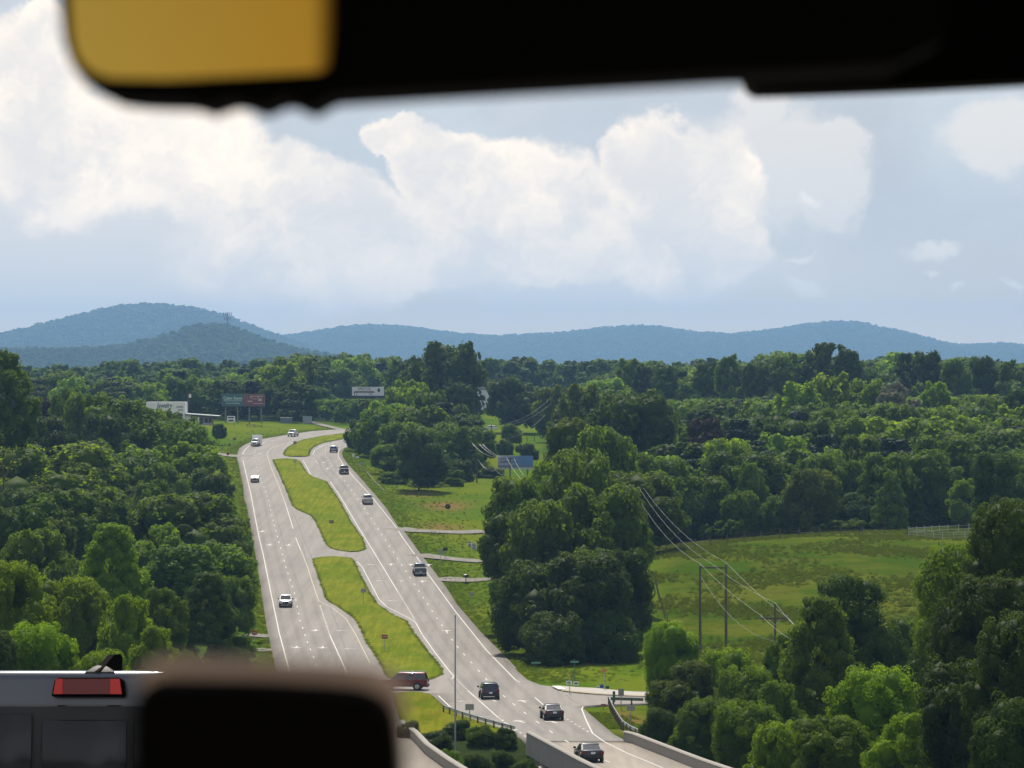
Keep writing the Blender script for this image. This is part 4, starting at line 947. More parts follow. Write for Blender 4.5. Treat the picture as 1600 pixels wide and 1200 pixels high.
# cell mast on the hill
D = 6400; q = at(355.5, 488, D); gz = T1(q.x, D)+4; cm_ = empty('cell_mast', (q.x, D, gz), 0, 'lattice phone mast with clustered antennas on the hilltop at the left', 'mast')
H = q.z-gz
b = BM(); tube(b, (0, 0, -8), (0, 0, H), 1.5, 1.2, n=8); obj('tower', b, M['trim'], cm_)
for zz, rr in ((H-3.4, 7.2), (H-12.0, 5.2)):
    b = BM(); tube(b, (-rr, 0, zz), (rr, 0, zz), 0.16, n=6); tube(b, (0, -rr, zz), (0, rr, zz), 0.16, n=6); obj('platform', b, M['wire_dark'], cm_)
    for u in (-1, -0.45, 0.45, 1):
        b = BM(); box(b, rr*u-0.75, rr*u+0.75, -0.3, 0.3, zz-3.2, zz+3.4); obj('antenna', b, M['trim'], cm_)

# ------------------------------------------------------------------ vehicles
def paint(name, col, metal=0.25): return mat(name, col, 0.28, metal, var=0.03, coat=0.6)
KIND = {  # length, width, side profile of body, cabin (belt rear, belt front, roof rear, roof front), heights belt/roof
 'sedan': dict(L=4.75, W=1.83, body=[(-2.35, .38), (-2.37, .62), (-2.28, .98), (-1.65, 1.03), (1.05, .95), (1.9, .84), (2.28, .70), (2.37, .5), (2.33, .28), (-2.25, .26)], cab=(-1.95, 1.05, -1.05, .25), belt=.93, roof=1.45),
 'suv': dict(L=4.65, W=1.87, body=[(-2.28, .42), (-2.32, .7), (-2.24, 1.06), (-1.9, 1.10), (1.05, 1.06), (1.85, .98), (2.22, .82), (2.32, .55), (2.28, .32), (-2.2, .32)], cab=(-2.2, 1.15, -1.85, .35), belt=1.04, roof=1.68),
 'big_suv': dict(L=5.2, W=2.0, body=[(-2.55, .45), (-2.6, .75), (-2.55, 1.12), (-2.2, 1.18), (1.25, 1.14), (2.15, 1.08), (2.5, .95), (2.6, .6), (2.56, .36), (-2.5, .36)], cab=(-2.52, 1.35, -2.3, .55), belt=1.12, roof=1.88),
 'pickup': dict(L=5.75, W=2.0, body=[(-2.8, .5), (-2.88, .75), (-2.84, 1.28), (-2.0, 1.30), (1.3, 1.22), (2.35, 1.16), (2.78, 1.0), (2.88, .6), (2.84, .4), (-2.8, .42)], cab=(-.95, 1.5, -.75, .75), belt=1.18, roof=1.92),
 'van': dict(L=5.6, W=2.0, body=[(-2.75, .45), (-2.8, .7), (-2.78, 1.2), (1.7, 1.2), (2.45, 1.05), (2.75, .85), (2.8, .55), (2.76, .35), (-2.7, .35)], cab=(-2.76, 2.1, -2.68, 1.35), belt=1.15, roof=2.35)}
def wheel(parent, x, y, r, side):
    b = BM(); tube(b, (x-0.11*side, y, r), (x+0.11*side, y, r), r, n=18); t = obj('wheel', b, M['tyre'], parent)
    b = BM(); tube(b, (x+0.112*side, y, r), (x+0.125*side, y, r), r*0.64, r*0.56, n=14)
    obj('rim', b, M['rim'], t); return t
def vehicle(name, label, cat, kind, pm, px, py, heading=None, D=None, group=None, oncoming=False, path=None, light_bar=False, extras=None):
    k = KIND[kind]; D = D or Dof(py); p = pw(px, py, D); 
    if heading is None:
        q1_, q0_ = np.interp([py-6, py+6], [c[1] for c in path], [c[0] for c in path])
        a, c = pw(q0_, py+6), pw(q1_, py-6); d = c-a; heading = math.atan2(-d.x, d.y)
        if oncoming: heading += math.pi
    z = float(zr(p.y)); r = empty(name, (p.x, p.y, z+0.02), heading, label, cat, group)
    s_ = (float(zr(p.y+3))-float(zr(p.y-3)))/6
    r.rotation_euler[0] = math.atan(s_)*(-1 if oncoming else 1)*abs(math.cos(heading))
    hw = k['W']/2; b = BM(); pr_ = k['body']
    A = [[b.verts.new((x, y, zz)) for y, zz in pr_] for x in (-hw, hw)]
    for side in A:
        for v in side:
            if v.co.z > 0.85: v.co.x *= 0.94
            if v.co.z < 0.45: v.co.x *= 0.95
            if abs(v.co.y) > k['L']*0.46: v.co.x *= 0.92
    n = len(pr_); b.faces.new(A[0]); b.faces.new(A[1][::-1])
    for i in range(n): b.faces.new((A[0][i], A[1][i], A[1][(i+1) % n], A[0][(i+1) % n]))
    bmesh.ops.recalc_face_normals(b, faces=b.faces[:])
    body = obj('body', b, pm, r); bevel(body, 0.07, 3)
    br, bf, rr, rf = k['cab']; zb, zr_ = k['belt'], k['roof']; wb_, wr_ = hw*0.93, hw*(0.80 if kind != 'van' else 0.88)
    # cabin: pillars + roof in body colour, glass panes proud by a few mm
    b = BM()
    vb = [(-wb_, br, zb), (wb_, br, zb), (wb_, bf, zb), (-wb_, bf, zb)]; vt = [(-wr_, rr, zr_-0.08), (wr_, rr, zr_-0.08), (wr_, rf, zr_-0.08), (-wr_, rf, zr_-0.08)]
    B_ = [b.verts.new(v) for v in vb]; T_ = [b.verts.new(v) for v in vt]
    for i in range(4): b.faces.new((B_[i], B_[(i+1) % 4], T_[(i+1) % 4], T_[i]))
    cab = obj('cabin', b, pm, r)
    b = BM(); box(b, -wr_-0.02, wr_+0.02, rr-0.06, rf+0.05, zr_-0.10, zr_, 0.10, 0.14); ro = obj('roof', b, pm, r); bevel(ro, 0.04, 2)
    def pane(nm, c4, sh):
        c4 = [Vector(c) for c in c4]; m0 = sum(c4, Vector())/4; nn = (c4[1]-c4[0]).cross(c4[3]-c4[0]).normalized()
        if nn.dot(m0-Vector((0, (br+bf)/2, (zb+zr_)/2))) < 0: nn = -nn
        q = [m0+(c-m0)*sh+nn*0.012 for c in c4]; b = BM(); vv = [b.verts.new(c) for c in q]; b.faces.new(vv)
        q2 = [c-nn*0.01 for c in q]; v2 = [b.verts.new(c) for c in q2]; b.faces.new(v2[::-1])
        for i in range(4): b.faces.new((vv[i], v2[i], v2[(i+1) % 4], vv[(i+1) % 4]))
        bmesh.ops.recalc_face_normals(b, faces=b.faces[:]); return obj(nm, b, M['glass'], r)
    pane('rear_window', [vb[0], vb[1], vt[1], vt[0]], 0.86); pane('windshield', [vb[3], vb[2], vt[2], vt[3]], 0.90)
    for sx_ in (0, 1):
        i0, i1 = (0, 3) if sx_ == 0 else (1, 2)
        a0, a1, t0, t1 = Vector(vb[i0]), Vector(vb[i1]), Vector(vt[i0]), Vector(vt[i1]); ns = {'sedan': 2, 'suv': 3, 'big_suv': 3, 'pickup': 2, 'van': 2}[kind]
        for j in range(ns):
            if kind == 'van' and j == 0: continue
            u0, u1 = j/ns, (j+1)/ns; pane('side_window', [a0.lerp(a1, u0), a0.lerp(a1, u1), t0.lerp(t1, u1), t0.lerp(t1, u0)], 0.86)
    wr2 = 0.34 if kind in ('sedan', 'suv') else 0.39
    for sx_ in (-1, 1):
        for yy in (-k['L']*0.30, k['L']*0.305):
            wheel(r, sx_*(hw-0.08), yy, wr2, sx_)
            b = BM(); tube(b, (sx_*(hw-0.20), yy, wr2+0.02), (sx_*(hw+0.004), yy, wr2+0.02), wr2+0.07, n=18); obj('wheel_arch', b, M['trim'], r)
        b = BM(); box(b, sx_*(hw+0.10)-0.11, sx_*(hw+0.10)+0.11, bf-0.25, bf-0.1, zb+0.02, zb+0.19, 0.02, 0.02); obj('wing_mirror', b, M['trim'] if kind != 'van' else pm, r)
        z0, z1 = zb-0.28, zb-0.02
        if kind in ('pickup', 'big_suv', 'van'): z0, z1 = zb-0.42, zb+0.0
        yb = -k['L']/2; b = BM(); box(b, sx_*(hw*0.78)-0.17, sx_*(hw*0.78)+0.17, yb-0.03, yb+0.22, z0, z1); obj('taillight', b, M['lamp_red'], r)
        yf = k['L']/2; b = BM(); box(b, sx_*(hw*0.72)-0.2, sx_*(hw*0.72)+0.2, yf-0.32, yf-0.02, zb-0.28, zb-0.13, 0.02, 0.03); obj('headlight', b, M['lamp_clear'], r)
    b = BM(); box(b, -hw*0.86, hw*0.86, -k['L']/2-0.09, -k['L']/2+0.12, 0.34, 0.58); bevel(obj('rear_bumper', b, M['galv'] if kind == 'pickup' else M['trim'], r), 0.03, 2)
    b = BM(); box(b, -hw*0.86, hw*0.86, k['L']/2-0.12, k['L']/2+0.07, 0.30, 0.52); bevel(obj('front_bumper', b, M['trim'] if kind != 'pickup' else M['galv'], r), 0.03, 2)
    b = BM(); box(b, -hw*0.42, hw*0.42, k['L']/2-0.05, k['L']/2+0.035, 0.55, 0.78 if kind in ('sedan', 'suv') else 0.95); obj('grille', b, M['trim'], r)
    b = BM(); box(b, -0.17, 0.17, -k['L']/2-0.105, -k['L']/2-0.02, 0.62 if kind != 'sedan' else 0.68, 0.78 if kind != 'sedan' else 0.84); obj('number_plate', b, M['plate'], r)
    if kind == 'pickup':
        b = BM(); box(b, -hw*0.80, hw*0.80, -k['L']/2+0.12, br-0.05, 1.22, 1.335); obj('bed_floor', b, M['trim'], r)
        b = BM(); box(b, -hw*0.82, hw*0.82, -k['L']/2-0.055, -k['L']/2+0.02, 0.78, 1.24); obj('tailgate', b, pm, r)
    if extras: extras(r, k)
    return r
def rack(r, k):
    for sx_ in (-0.62, 0.62): b = BM(); tube(b, (sx_, k['cab'][2], k['roof']+0.07), (sx_, k['cab'][3], k['roof']+0.07), 0.025, n=6); obj('roof_rail', b, M['galv'], r)
vehicle('parked_car' if False else 'sedan_car', 'black sedan nearest the camera, leaving over the bridge', 'car', 'sedan', paint('black_paint', (0.012, 0.014, 0.022)), 920, 1189, heading=R(7))
vehicle('sedan_car', 'dark sedan just beyond the junction, second nearest on the right-hand road', 'car', 'sedan', paint('navy_paint', (0.014, 0.015, 0.019)), 862, 1123.5, heading=R(6.5))
vehicle('suv_car', 'dark blue-black hatchback SUV passing the junction', 'car', 'suv', paint('blueblack_paint', (0.010, 0.016, 0.036)), 764, 1091, heading=R(5), extras=rack)
vehicle('pickup_truck', 'slate grey pickup halfway up the right-hand road', 'pickup', 'pickup', paint('slate_paint', (0.07, 0.09, 0.12)), 655.5, 898, heading=R(5))
vehicle('pickup_truck', 'silver pickup climbing beside the middle grass median', 'pickup', 'pickup', paint('silver_paint', (0.36, 0.37, 0.38), 0.5), 574.3, 787, heading=R(5))
vehicle('pickup_truck', 'black pickup farther up the right-hand road', 'pickup', 'pickup', paint('black_paint', (0.014, 0.013, 0.013)), 537.3, 740, heading=R(6))
vehicle('suv_car', 'silver-blue SUV farthest up the right-hand road near the bend', 'car', 'suv', paint('silverblue_paint', (0.24, 0.28, 0.36), 0.4), 521.7, 706.5, heading=R(0))
vehicle('oncoming_car', 'white car alone on the left-hand road beside the leafy trees', 'car', 'suv', paint('white_paint', (0.74, 0.73, 0.70), 0.0), 446.5, 947.5, heading=R(180+3))
vehicle('oncoming_car', 'cream white car with a dark front farther up the left-hand road', 'car', 'sedan', paint('cream_paint', (0.70, 0.66, 0.58), 0.0), 398.3, 753, heading=R(180+4))
def cargo(r, k):
    b = BM(); box(b, -1.05, 1.05, -5.5, -0.9, 0.75, 2.95); bevel(obj('cargo_box', b, M['white'], r), 0.05, 2)
vehicle('box_van', 'white van with a tall pale box body coming round the left bend', 'van', 'pickup', paint('van_white', (0.66, 0.67, 0.70), 0.0), 399.5, 697, heading=R(180-3), extras=cargo)
vehicle('oncoming_pickup', 'white pickup farthest away where the left road comes over the rise', 'pickup', 'pickup', paint('pickup_white', (0.72, 0.73, 0.75), 0.0), 458, 682, heading=R(180-10), extras=lambda r, k: None)
vehicle('red_suv', 'dark red SUV seen from the side, crossing the median gap', 'car', 'big_suv', paint('maroon_paint', (0.16, 0.018, 0.022), 0.2), 631, 1077.5, heading=R(84), extras=rack)

# truck ahead: cab seen from behind, close to the camera
Dt = 17.0; sT = Dt/F; tx = (126-CX)*sT; tz = -3.52
tr = empty('truck_ahead', (tx, Dt, tz), 0, 'grey truck just ahead with red brake lamp and shark-fin aerial on its roof', 'pickup')
tp = paint('grey_truck_paint', (0.085, 0.095, 0.115), 0.35)
zroof = (CY-1054)*sT-tz; W2 = 0.93
b = BM()
prof = []   # rounded roof/cab cross-section seen from behind
for a in np.linspace(0, 90, 9): prof.append((W2-0.26+0.26*math.sin(R(a)), zroof-0.20+0.20*math.cos(R(a))))
right = prof+[(W2+0.05, 1.15), (W2+0.05, 0.95)]
left = [(-x, z) for x, z in right[::-1]]
outl = left+[(x, z+0.0) for x, z in right]
outl = [(x, z+(0.035*(1-(x/W2)**2) if z > zroof-0.25 else 0)) for x, z in outl]
prism(b, outl, 'y', 0.06, 2.1); cb = obj('cab', b, tp, tr); bevel(cb, 0.05, 3)
b = BM(); box(b, -W2*1.06, W2*1.06, -1.9, 3.6, 0.45, 1.14); bevel(obj('body', b, tp, tr), 0.06, 3)
b = BM(); box(b, -W2*0.9, W2*0.9, -1.8, -0.05, 0.9, 1.16); obj('bed_floor', b, M['trim'], tr)
zw1 = (CY-1118)*sT-tz; zw0 = zw1-0.42
b = BM(); box(b, -0.80, 0.80, 0.028, 0.055, zw0-0.06, zw1+0.015+0.03); bevel(obj('window_frame', b, M['trim'], tr), 0.01, 2)
def wx(p): return (p-132)*sT
for a, c in ((-70, 46), (62, 196), (208, 330)):
    b = BM(); box(b, wx(a), wx(c), 0.012, 0.027, zw0, zw1-(0.0 if a < 0 else 0.03)); o = obj('rear_window', b, mat('tinted_glass', (0.016, 0.020, 0.023), 0.12, spec=0.35), tr); bevel(o, 0.02, 2)
zl1, zl0 = (CY-1063)*sT-tz, (CY-1087)*sT-tz
b = BM(); prism(b, [(wx(77), zl0-0.012), (wx(77)+0.015, zl1-0.006), (wx(84)+0.01, zl1+0.008), (wx(184), zl1+0.008), (wx(191), zl1-0.006), (wx(193), zl0-0.012)], 'y', -0.012, 0.062); bevel(obj('lamp_housing', b, M['black'], tr), 0.008, 2)
lampm = mat('brake_lens', (0.11, 0.006, 0.006), 0.2, emit=((0.5, 0.02, 0.02), 0.03)); lampb = mat('brake_lens_bright', (0.30, 0.010, 0.010), 0.2, emit=((0.9, 0.03, 0.02), 0.12))
b = BM(); box(b, wx(96), wx(170), -0.03, -0.010, zl0, zl1, 0, 0.004); obj('brake_lamp', b, lampm, tr)
for a, c in ((81, 95.5), (170.5, 189)):
    b = BM(); prism(b, [(wx(a), zl0), (wx(a)+(0.012 if a < 100 else 0), zl1), (wx(c)-(0.012 if a > 100 else 0), zl1), (wx(c), zl0)], 'y', -0.032, -0.010); obj('brake_lamp_end', b, lampb, tr)
b = BM(); prism(b, [(-0.02, 0), (0.06, 0.045), (0.15, 0.105), (0.22, 0.11), (0.24, 0.09), (0.24, 0)], 'x', -0.016, 0.016)
tr.rotation_euler[0] = -0.115
fin = obj('aerial_fin', b, M['black'], tr); fin.location = (wx(146), 0.09, zroof+0.012); fin.rotation_euler = (0, 0, R(-28)); fin.scale = (1.2, 0.8, 0.85)
b = BM(); box(b, -0.085, 0.085, -0.02, 0.22, 0.0, 0.04, 0.06, 0.05); fb = obj('aerial_base', b, M['trim'], tr); fb.location = (wx(150), 0.09, zroof+0.004); bevel(fb, 0.01, 2)
for sx_ in (-1, 1):
    for yy in (-1.0, 2.7): wheel(tr, sx_*0.86, yy, 0.40, sx_)
    b = BM(); box(b, sx_*0.95-0.07, sx_*0.95+0.07, -1.94, -1.8, 0.75, 1.1); obj('taillight', b, M['lamp_red'], tr)

# ------------------------------------------------------------------ inside this car: mirror, visor, device, roof and dash
Dm = 0.70; sm_ = Dm/F
def cabxy(px, py, d): return ((px-CX)/F*d, (CY-py)/F*d)
mz = empty('rear_view_mirror', (0.0, Dm, 0.12), 0, 'black rear-view mirror with an amber-gold glass at its left end', 'mirror')
out = [(88, -300), (92, 0), (98, 62), (110, 100), (132, 130), (168, 148), (215, 154), (288, 156), (300, 160), (318, 166), (336, 160), (352, 154), (368, 154), (384, 160), (402, 167), (420, 160), (436, 153), (450, 153), (464, 160), (483, 167),
       (500, 158), (518, 148), (800, 132), (1150, 113), (1178, 113), (1400, 100), (1480, 60), (1500, -300)]
b = BM(); prism(b, [(cabxy(x, y, Dm)[0], cabxy(x, y, Dm)[1]-0.12) for x, y in out], 'y', 0.0, 0.03); hs = obj('housing', b, M['black'], mz)
gl = [(116, -295), (112, 0), (116, 62), (124, 92), (142, 112), (172, 124), (260, 126), (500, 114), (514, 106), (520, 60), (524, -295)]
b = BM(); prism(b, [(cabxy(x, y, Dm)[0], cabxy(x, y, Dm)[1]-0.12) for x, y in gl], 'y', -0.003, -0.0006)
gold = bpy.data.materials.new('amber_mirror'); gold.use_nodes = True; g = gold.node_tree.nodes['Principled BSDF']
gt = NT(gold.node_tree); gx_ = gt.node('ShaderNodeSeparateXYZ'); gt.put(gx_.inputs[0], gt.node('ShaderNodeTexCoord').outputs['Generated'])
gt.put(g.inputs['Base Color'], gt.mix(gt.ramp(gx_.outputs[0], 0.90, 1.0), gt.mix(gx_.outputs[0], (1.0, 0.68, 0.13, 1), (0.95, 0.52, 0.06, 1)), (0.18, 0.08, 0.01, 1)))  # the reflection's fade to dark at the right end is painted into the colour
g.inputs['Metallic'].default_value = 1.0; g.inputs['Roughness'].default_value = 0.45
obj('mirror_glass', b, gold, mz)
b = BM(); tube(b, (0.03, 0.03, 0.0), (0.03, 0.22, 0.17), 0.012, n=8); obj('mirror_stem', b, M['black'], mz)
Dv = 1.15
b = BM(); prism(b, [cabxy(x, y, Dv) for x, y in [(1158, 60), (1164, 112), (1172, 134), (1186, 144), (1300, 141), (1450, 135), (1600, 127), (1900, 110), (1900, -200), (1158, -200)]], 'y', Dv, Dv+0.025)
tag(obj('sun_visor', b, M['black']), 'black flap along the top right of the picture beyond the mirror, with a rounded corner', 'sun visor')
Dd = 0.46
dv = empty('dashboard_device', (0, Dd, -0.2), 0, 'large out-of-focus black device with rounded corners and a tan top edge, low in front', 'device')
def dpts(off): 
    raw = [(204, 1500), (204, 1130), (208, 1092), (220, 1074), (244, 1066), (400, 1069), (500, 1075), (552, 1080), (586, 1090), (608, 1108), (620, 1136), (625, 1176), (629, 1230), (631, 1500)]
    return [(cabxy(x+off*(0.9*min(1, max(0.1, (1150-y)/60)) if x > 430 else -0.3), y-(off if y < 1400 else 0), Dd)[0], cabxy(x, y-(off*1.15 if y < 1400 else 0), Dd)[1]+0.2) for x, y in raw]
b = BM(); prism(b, dpts(0), 'y', 0.0, 0.012); obj('front', b, M['black'], dv)
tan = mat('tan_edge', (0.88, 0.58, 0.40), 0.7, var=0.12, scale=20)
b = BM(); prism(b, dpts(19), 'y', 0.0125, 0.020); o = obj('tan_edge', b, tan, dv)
b = BM(); box(b, -0.05, -0.02, 0.004, 0.016, -0.09, 0.13); obj('mount', b, M['black'], dv)
rf_ = empty('car_cabin', (0, 0.3, 0), 0, 'inside of the car the picture is taken from, roof and dashboard', 'car interior')
b = BM(); box(b, -0.75, 0.75, -0.25, 0.95, 0.29, 0.33); obj('headliner', b, M['black'], rf_)
b = BM(); box(b, -0.75, 0.75, 0.0, 0.95, -0.40, -0.291); obj('dashboard', b, M['black'], rf_)

# ------------------------------------------------------------------ trees
def ico(sub):
    b = BM(); bmesh.ops.create_icosphere(b, subdivisions=sub, radius=1.0); b.verts.ensure_lookup_table()
    v = np.array([x.co[:] for x in b.verts]); f = np.array([[q.index for q in x.verts] for x in b.faces]); b.free(); return v, f
ICO1, ICO2 = ico(1), ico(2)
def unit(rs, n):
    v = rs.normal(size=(n, 3)); return v/np.linalg.norm(v, axis=1, keepdims=True)
ASP = {'round': 1.05, 'bush': .85, 'oval': 1.4, 'cone': 1.65, 'pine': 1.8, 'spread': .95}
def crown_mesh(name, seed, shape, nleaf, leaf, nl=36, core=True, lump=1.0):
    """leafy crown in a 1 x 1 x 1 box standing on z=0: lumps of foliage, each made of smaller tufts of leaves"""
    rs = np.random.RandomState(seed); c, r = [], []; A_ = ASP[shape]
    for i in range(nl):
        if shape == 'round': z = rs.uniform(.20, .93); R_ = .5*math.sqrt(max(0.02, 1-((z-.55)/.46)**2)); lr = rs.uniform(.10, .19)
        elif shape == 'oval': z = rs.uniform(.14, .94); R_ = .5*math.sqrt(max(0.02, 1-((z-.46)/.54)**2))**1.2; lr = rs.uniform(.09, .16)
        elif shape == 'cone': z = .06+.90*rs.uniform(0, 1)**1.25; R_ = .5*min(1, 1.2*(1.02-z)**.58); lr = rs.uniform(.095, .135)*(1.05-z*.30)
        elif shape == 'spread': z = rs.uniform(.32, .92); R_ = .5*math.sqrt(max(.03, 1-((z-.58)/.42)**2)); lr = rs.uniform(.07, .13)
        elif shape == 'pine': z = rs.uniform(.22, .98); R_ = .5*(1.02-z)**.5*(.75+.35*math.sin(z*34)); lr = rs.uniform(.05, .09)
        else: z = rs.uniform(.10, .80); R_ = .5*math.sqrt(max(.02, 1-((z-.35)/.55)**2)); lr = rs.uniform(.12, .2)     # bush
        lr *= lump; rho = max(0, R_-lr*.72)*math.sqrt(rs.uniform(.5, 1)); a = rs.uniform(0, 2*math.pi)
        c.append((rho*math.cos(a), rho*math.sin(a), min(z, 1-lr*.9))); r.append(lr)
    c, r = np.array(c), np.array(r); c[:, 2] *= A_; c[:, 2] = np.minimum(c[:, 2], A_-r); p = r**2/np.sum(r**2)
    if shape in ('round', 'oval', 'bush', 'spread'):   # an asymmetry of the whole crown
        c[:, 0] += 0.05*np.sin(c[:, 2]*7/A_+seed); c[:, 1] += 0.05*np.cos(c[:, 2]*6/A_+seed)
    nsub = 16; sub = unit(rs, len(c)*nsub).reshape(len(c), nsub, 3); srad = rs.uniform(.22, .42, (len(c), nsub))
    n = int(nleaf*1.7); li = rs.choice(len(c), n, p=p); si = rs.randint(0, nsub, n)
    d = sub[li, si]; u = unit(rs, n); pos = c[li]+r[li, None]*(d*.86+u*srad[li, si, None])
    nrm = d*.5+u*.8+np.array([0, 0, .25])
    keep = np.ones(n, bool)
    for j in range(len(c)): keep &= ~((np.linalg.norm((pos-c[j])/r[j], axis=1) < .70) & (li != j))
    keep &= pos[:, 2] > .03
    idx = np.nonzero(keep)[0][:nleaf]; pos, nrm, li, si = pos[idx], nrm[idx], li[idx], si[idx]
    nrm = nrm+rs.normal(size=nrm.shape)*.38; nrm /= np.linalg.norm(nrm, axis=1, keepdims=True)
    t = np.cross(nrm, unit(rs, len(nrm))); t /= np.linalg.norm(t, axis=1, keepdims=True); bt = np.cross(nrm, t)
    s = leaf*rs.uniform(.6, 1.35, (len(pos), 1))
    a, b_ = t*s*.5, bt*s*.36
    V = np.stack([pos-a, pos-b_*1.0-a*.1, pos+a, pos+b_-a*.1], 1).reshape(-1, 3); m = len(pos)
    Q = np.arange(m*4).reshape(m, 4)
    lt = rs.rand(len(c)); st = rs.rand(len(c), nsub)
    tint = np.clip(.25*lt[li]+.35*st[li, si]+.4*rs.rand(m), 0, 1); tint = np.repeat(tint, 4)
    V = V*np.array([1, 1, 1/A_])
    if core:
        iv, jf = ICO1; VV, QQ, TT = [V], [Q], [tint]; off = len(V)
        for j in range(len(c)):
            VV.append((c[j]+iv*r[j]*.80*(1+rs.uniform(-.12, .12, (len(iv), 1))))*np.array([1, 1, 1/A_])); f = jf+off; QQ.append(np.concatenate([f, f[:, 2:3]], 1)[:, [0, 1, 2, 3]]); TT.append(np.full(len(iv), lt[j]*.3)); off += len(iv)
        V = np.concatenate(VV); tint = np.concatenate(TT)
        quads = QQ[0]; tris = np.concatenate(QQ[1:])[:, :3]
        me = bpy.data.meshes.new(name); me.vertices.add(len(V)); me.vertices.foreach_set('co', V.astype(np.float32).ravel())
        me.loops.add(quads.size+tris.size); me.loops.foreach_set('vertex_index', np.concatenate([quads.ravel(), tris.ravel()]).astype(np.int32))
        npg = len(quads)+len(tris); me.polygons.add(npg)
        st_ = np.concatenate([np.arange(len(quads))*4, quads.size+np.arange(len(tris))*3]).astype(np.int32)
        me.polygons.foreach_set('loop_start', st_); me.polygons.foreach_set('loop_total', np.concatenate([np.full(len(quads), 4), np.full(len(tris), 3)]).astype(np.int32))
        at_ = me.attributes.new('tint', 'FLOAT', 'POINT'); at_.data.foreach_set('value', tint.astype(np.float32)); me.update(calc_edges=True)
        return me
    return np_mesh(name, V, Q, attrs={'tint': tint})
def trunk_mesh(name, seed, shape):
    rs = random.Random(seed); b = BM(); top = .8 if shape in ('cone', 'pine') else .6
    p = Vector((0, 0, -.04)); r0 = .022
    for k in range(4):
        q = Vector((rs.uniform(-.012, .012), rs.uniform(-.012, .012), top*(k+1)/4)); tube(b, p, q, r0*(1-k*.2), r0*(1-(k+1)*.2), 7, False); p = q
    for k in range(6):
        z = top*(.42+.1*k); a = k*2.4+rs.random(); L_ = .28 if shape != 'cone' else .16
        tube(b, (0, 0, z), (L_*math.cos(a), L_*math.sin(a), z+.14), .009, .004, 5, False)
    me = bpy.data.meshes.new(name); b.to_mesh(me); b.free(); me.materials.append(M['bark']); return me
LIB = {}
def lib(size, shape):
    key = (size, shape)
    if key not in LIB:
        seeds = {'near': 2, 'mid': 3, 'far': 2}[size]; nleaf, leaf, nl = {'near': (56000, .0185, 56), 'mid': (17000, .034, 46), 'far': (5200, .060, 30)}[size]
        if shape == 'pine': nleaf = int(nleaf*.8)
        LIB[key] = [(crown_mesh('crown', 11+7*i+len(shape)*13+(0 if size == 'near' else 100), shape, nleaf, leaf, nl+(50 if shape in ('cone', 'pine') else 0)), trunk_mesh('trunk', i, shape)) for i in range(seeds)]
    return LIB[key]
_mc = {}
def with_mat(me, m):
    k = (me.name, m.name)
    if k not in _mc: 
        if len(me.materials) == 0: me.materials.append(m); _mc[k] = me
        elif me.materials[0] == m: _mc[k] = me
        else: c = me.copy(); c.materials.clear(); c.materials.append(m); _mc[k] = c
    return _mc[k]
TREES = []; trng = random.Random(42)
def tree(px, ptop, wpx, D, shape, m, label, group=None, cat='tree', hmin=3, name=None, zb=None, depth=1.0):
    x = (px-CX)/F*D; z0 = (T1(x, D) if zb is None else zb)-0.3; h = (CY-ptop)/F*D-z0; wd = wpx/F*D
    if h < hmin: h = hmin
    size = 'near' if D < 400 else ('mid' if D < 820 else 'far')
    cr, tk = lib(size, shape)[trng.randrange(len(lib(size, shape)))]
    nm = name or {'pine': 'pine_tree', 'bush': 'bush'}.get(shape, 'broadleaf_tree')
    r = empty(nm, (x, D, z0), trng.uniform(0, 6.28), label, cat, group)
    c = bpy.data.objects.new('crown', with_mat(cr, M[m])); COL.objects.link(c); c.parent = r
    hc = min(h*0.97, wd*ASP[shape]*1.18)
    if hc > 0.78*h: hc = h
    c.scale = (wd, wd*depth, hc); c.location = (0, 0, h-hc)
    t = bpy.data.objects.new('trunk', tk); COL.objects.link(t); t.parent = r; q_ = min(h*.75, wd*.85); t.scale = (q_, q_, h*.96)
    TREES.append((x, D, wd/2, h)); return r

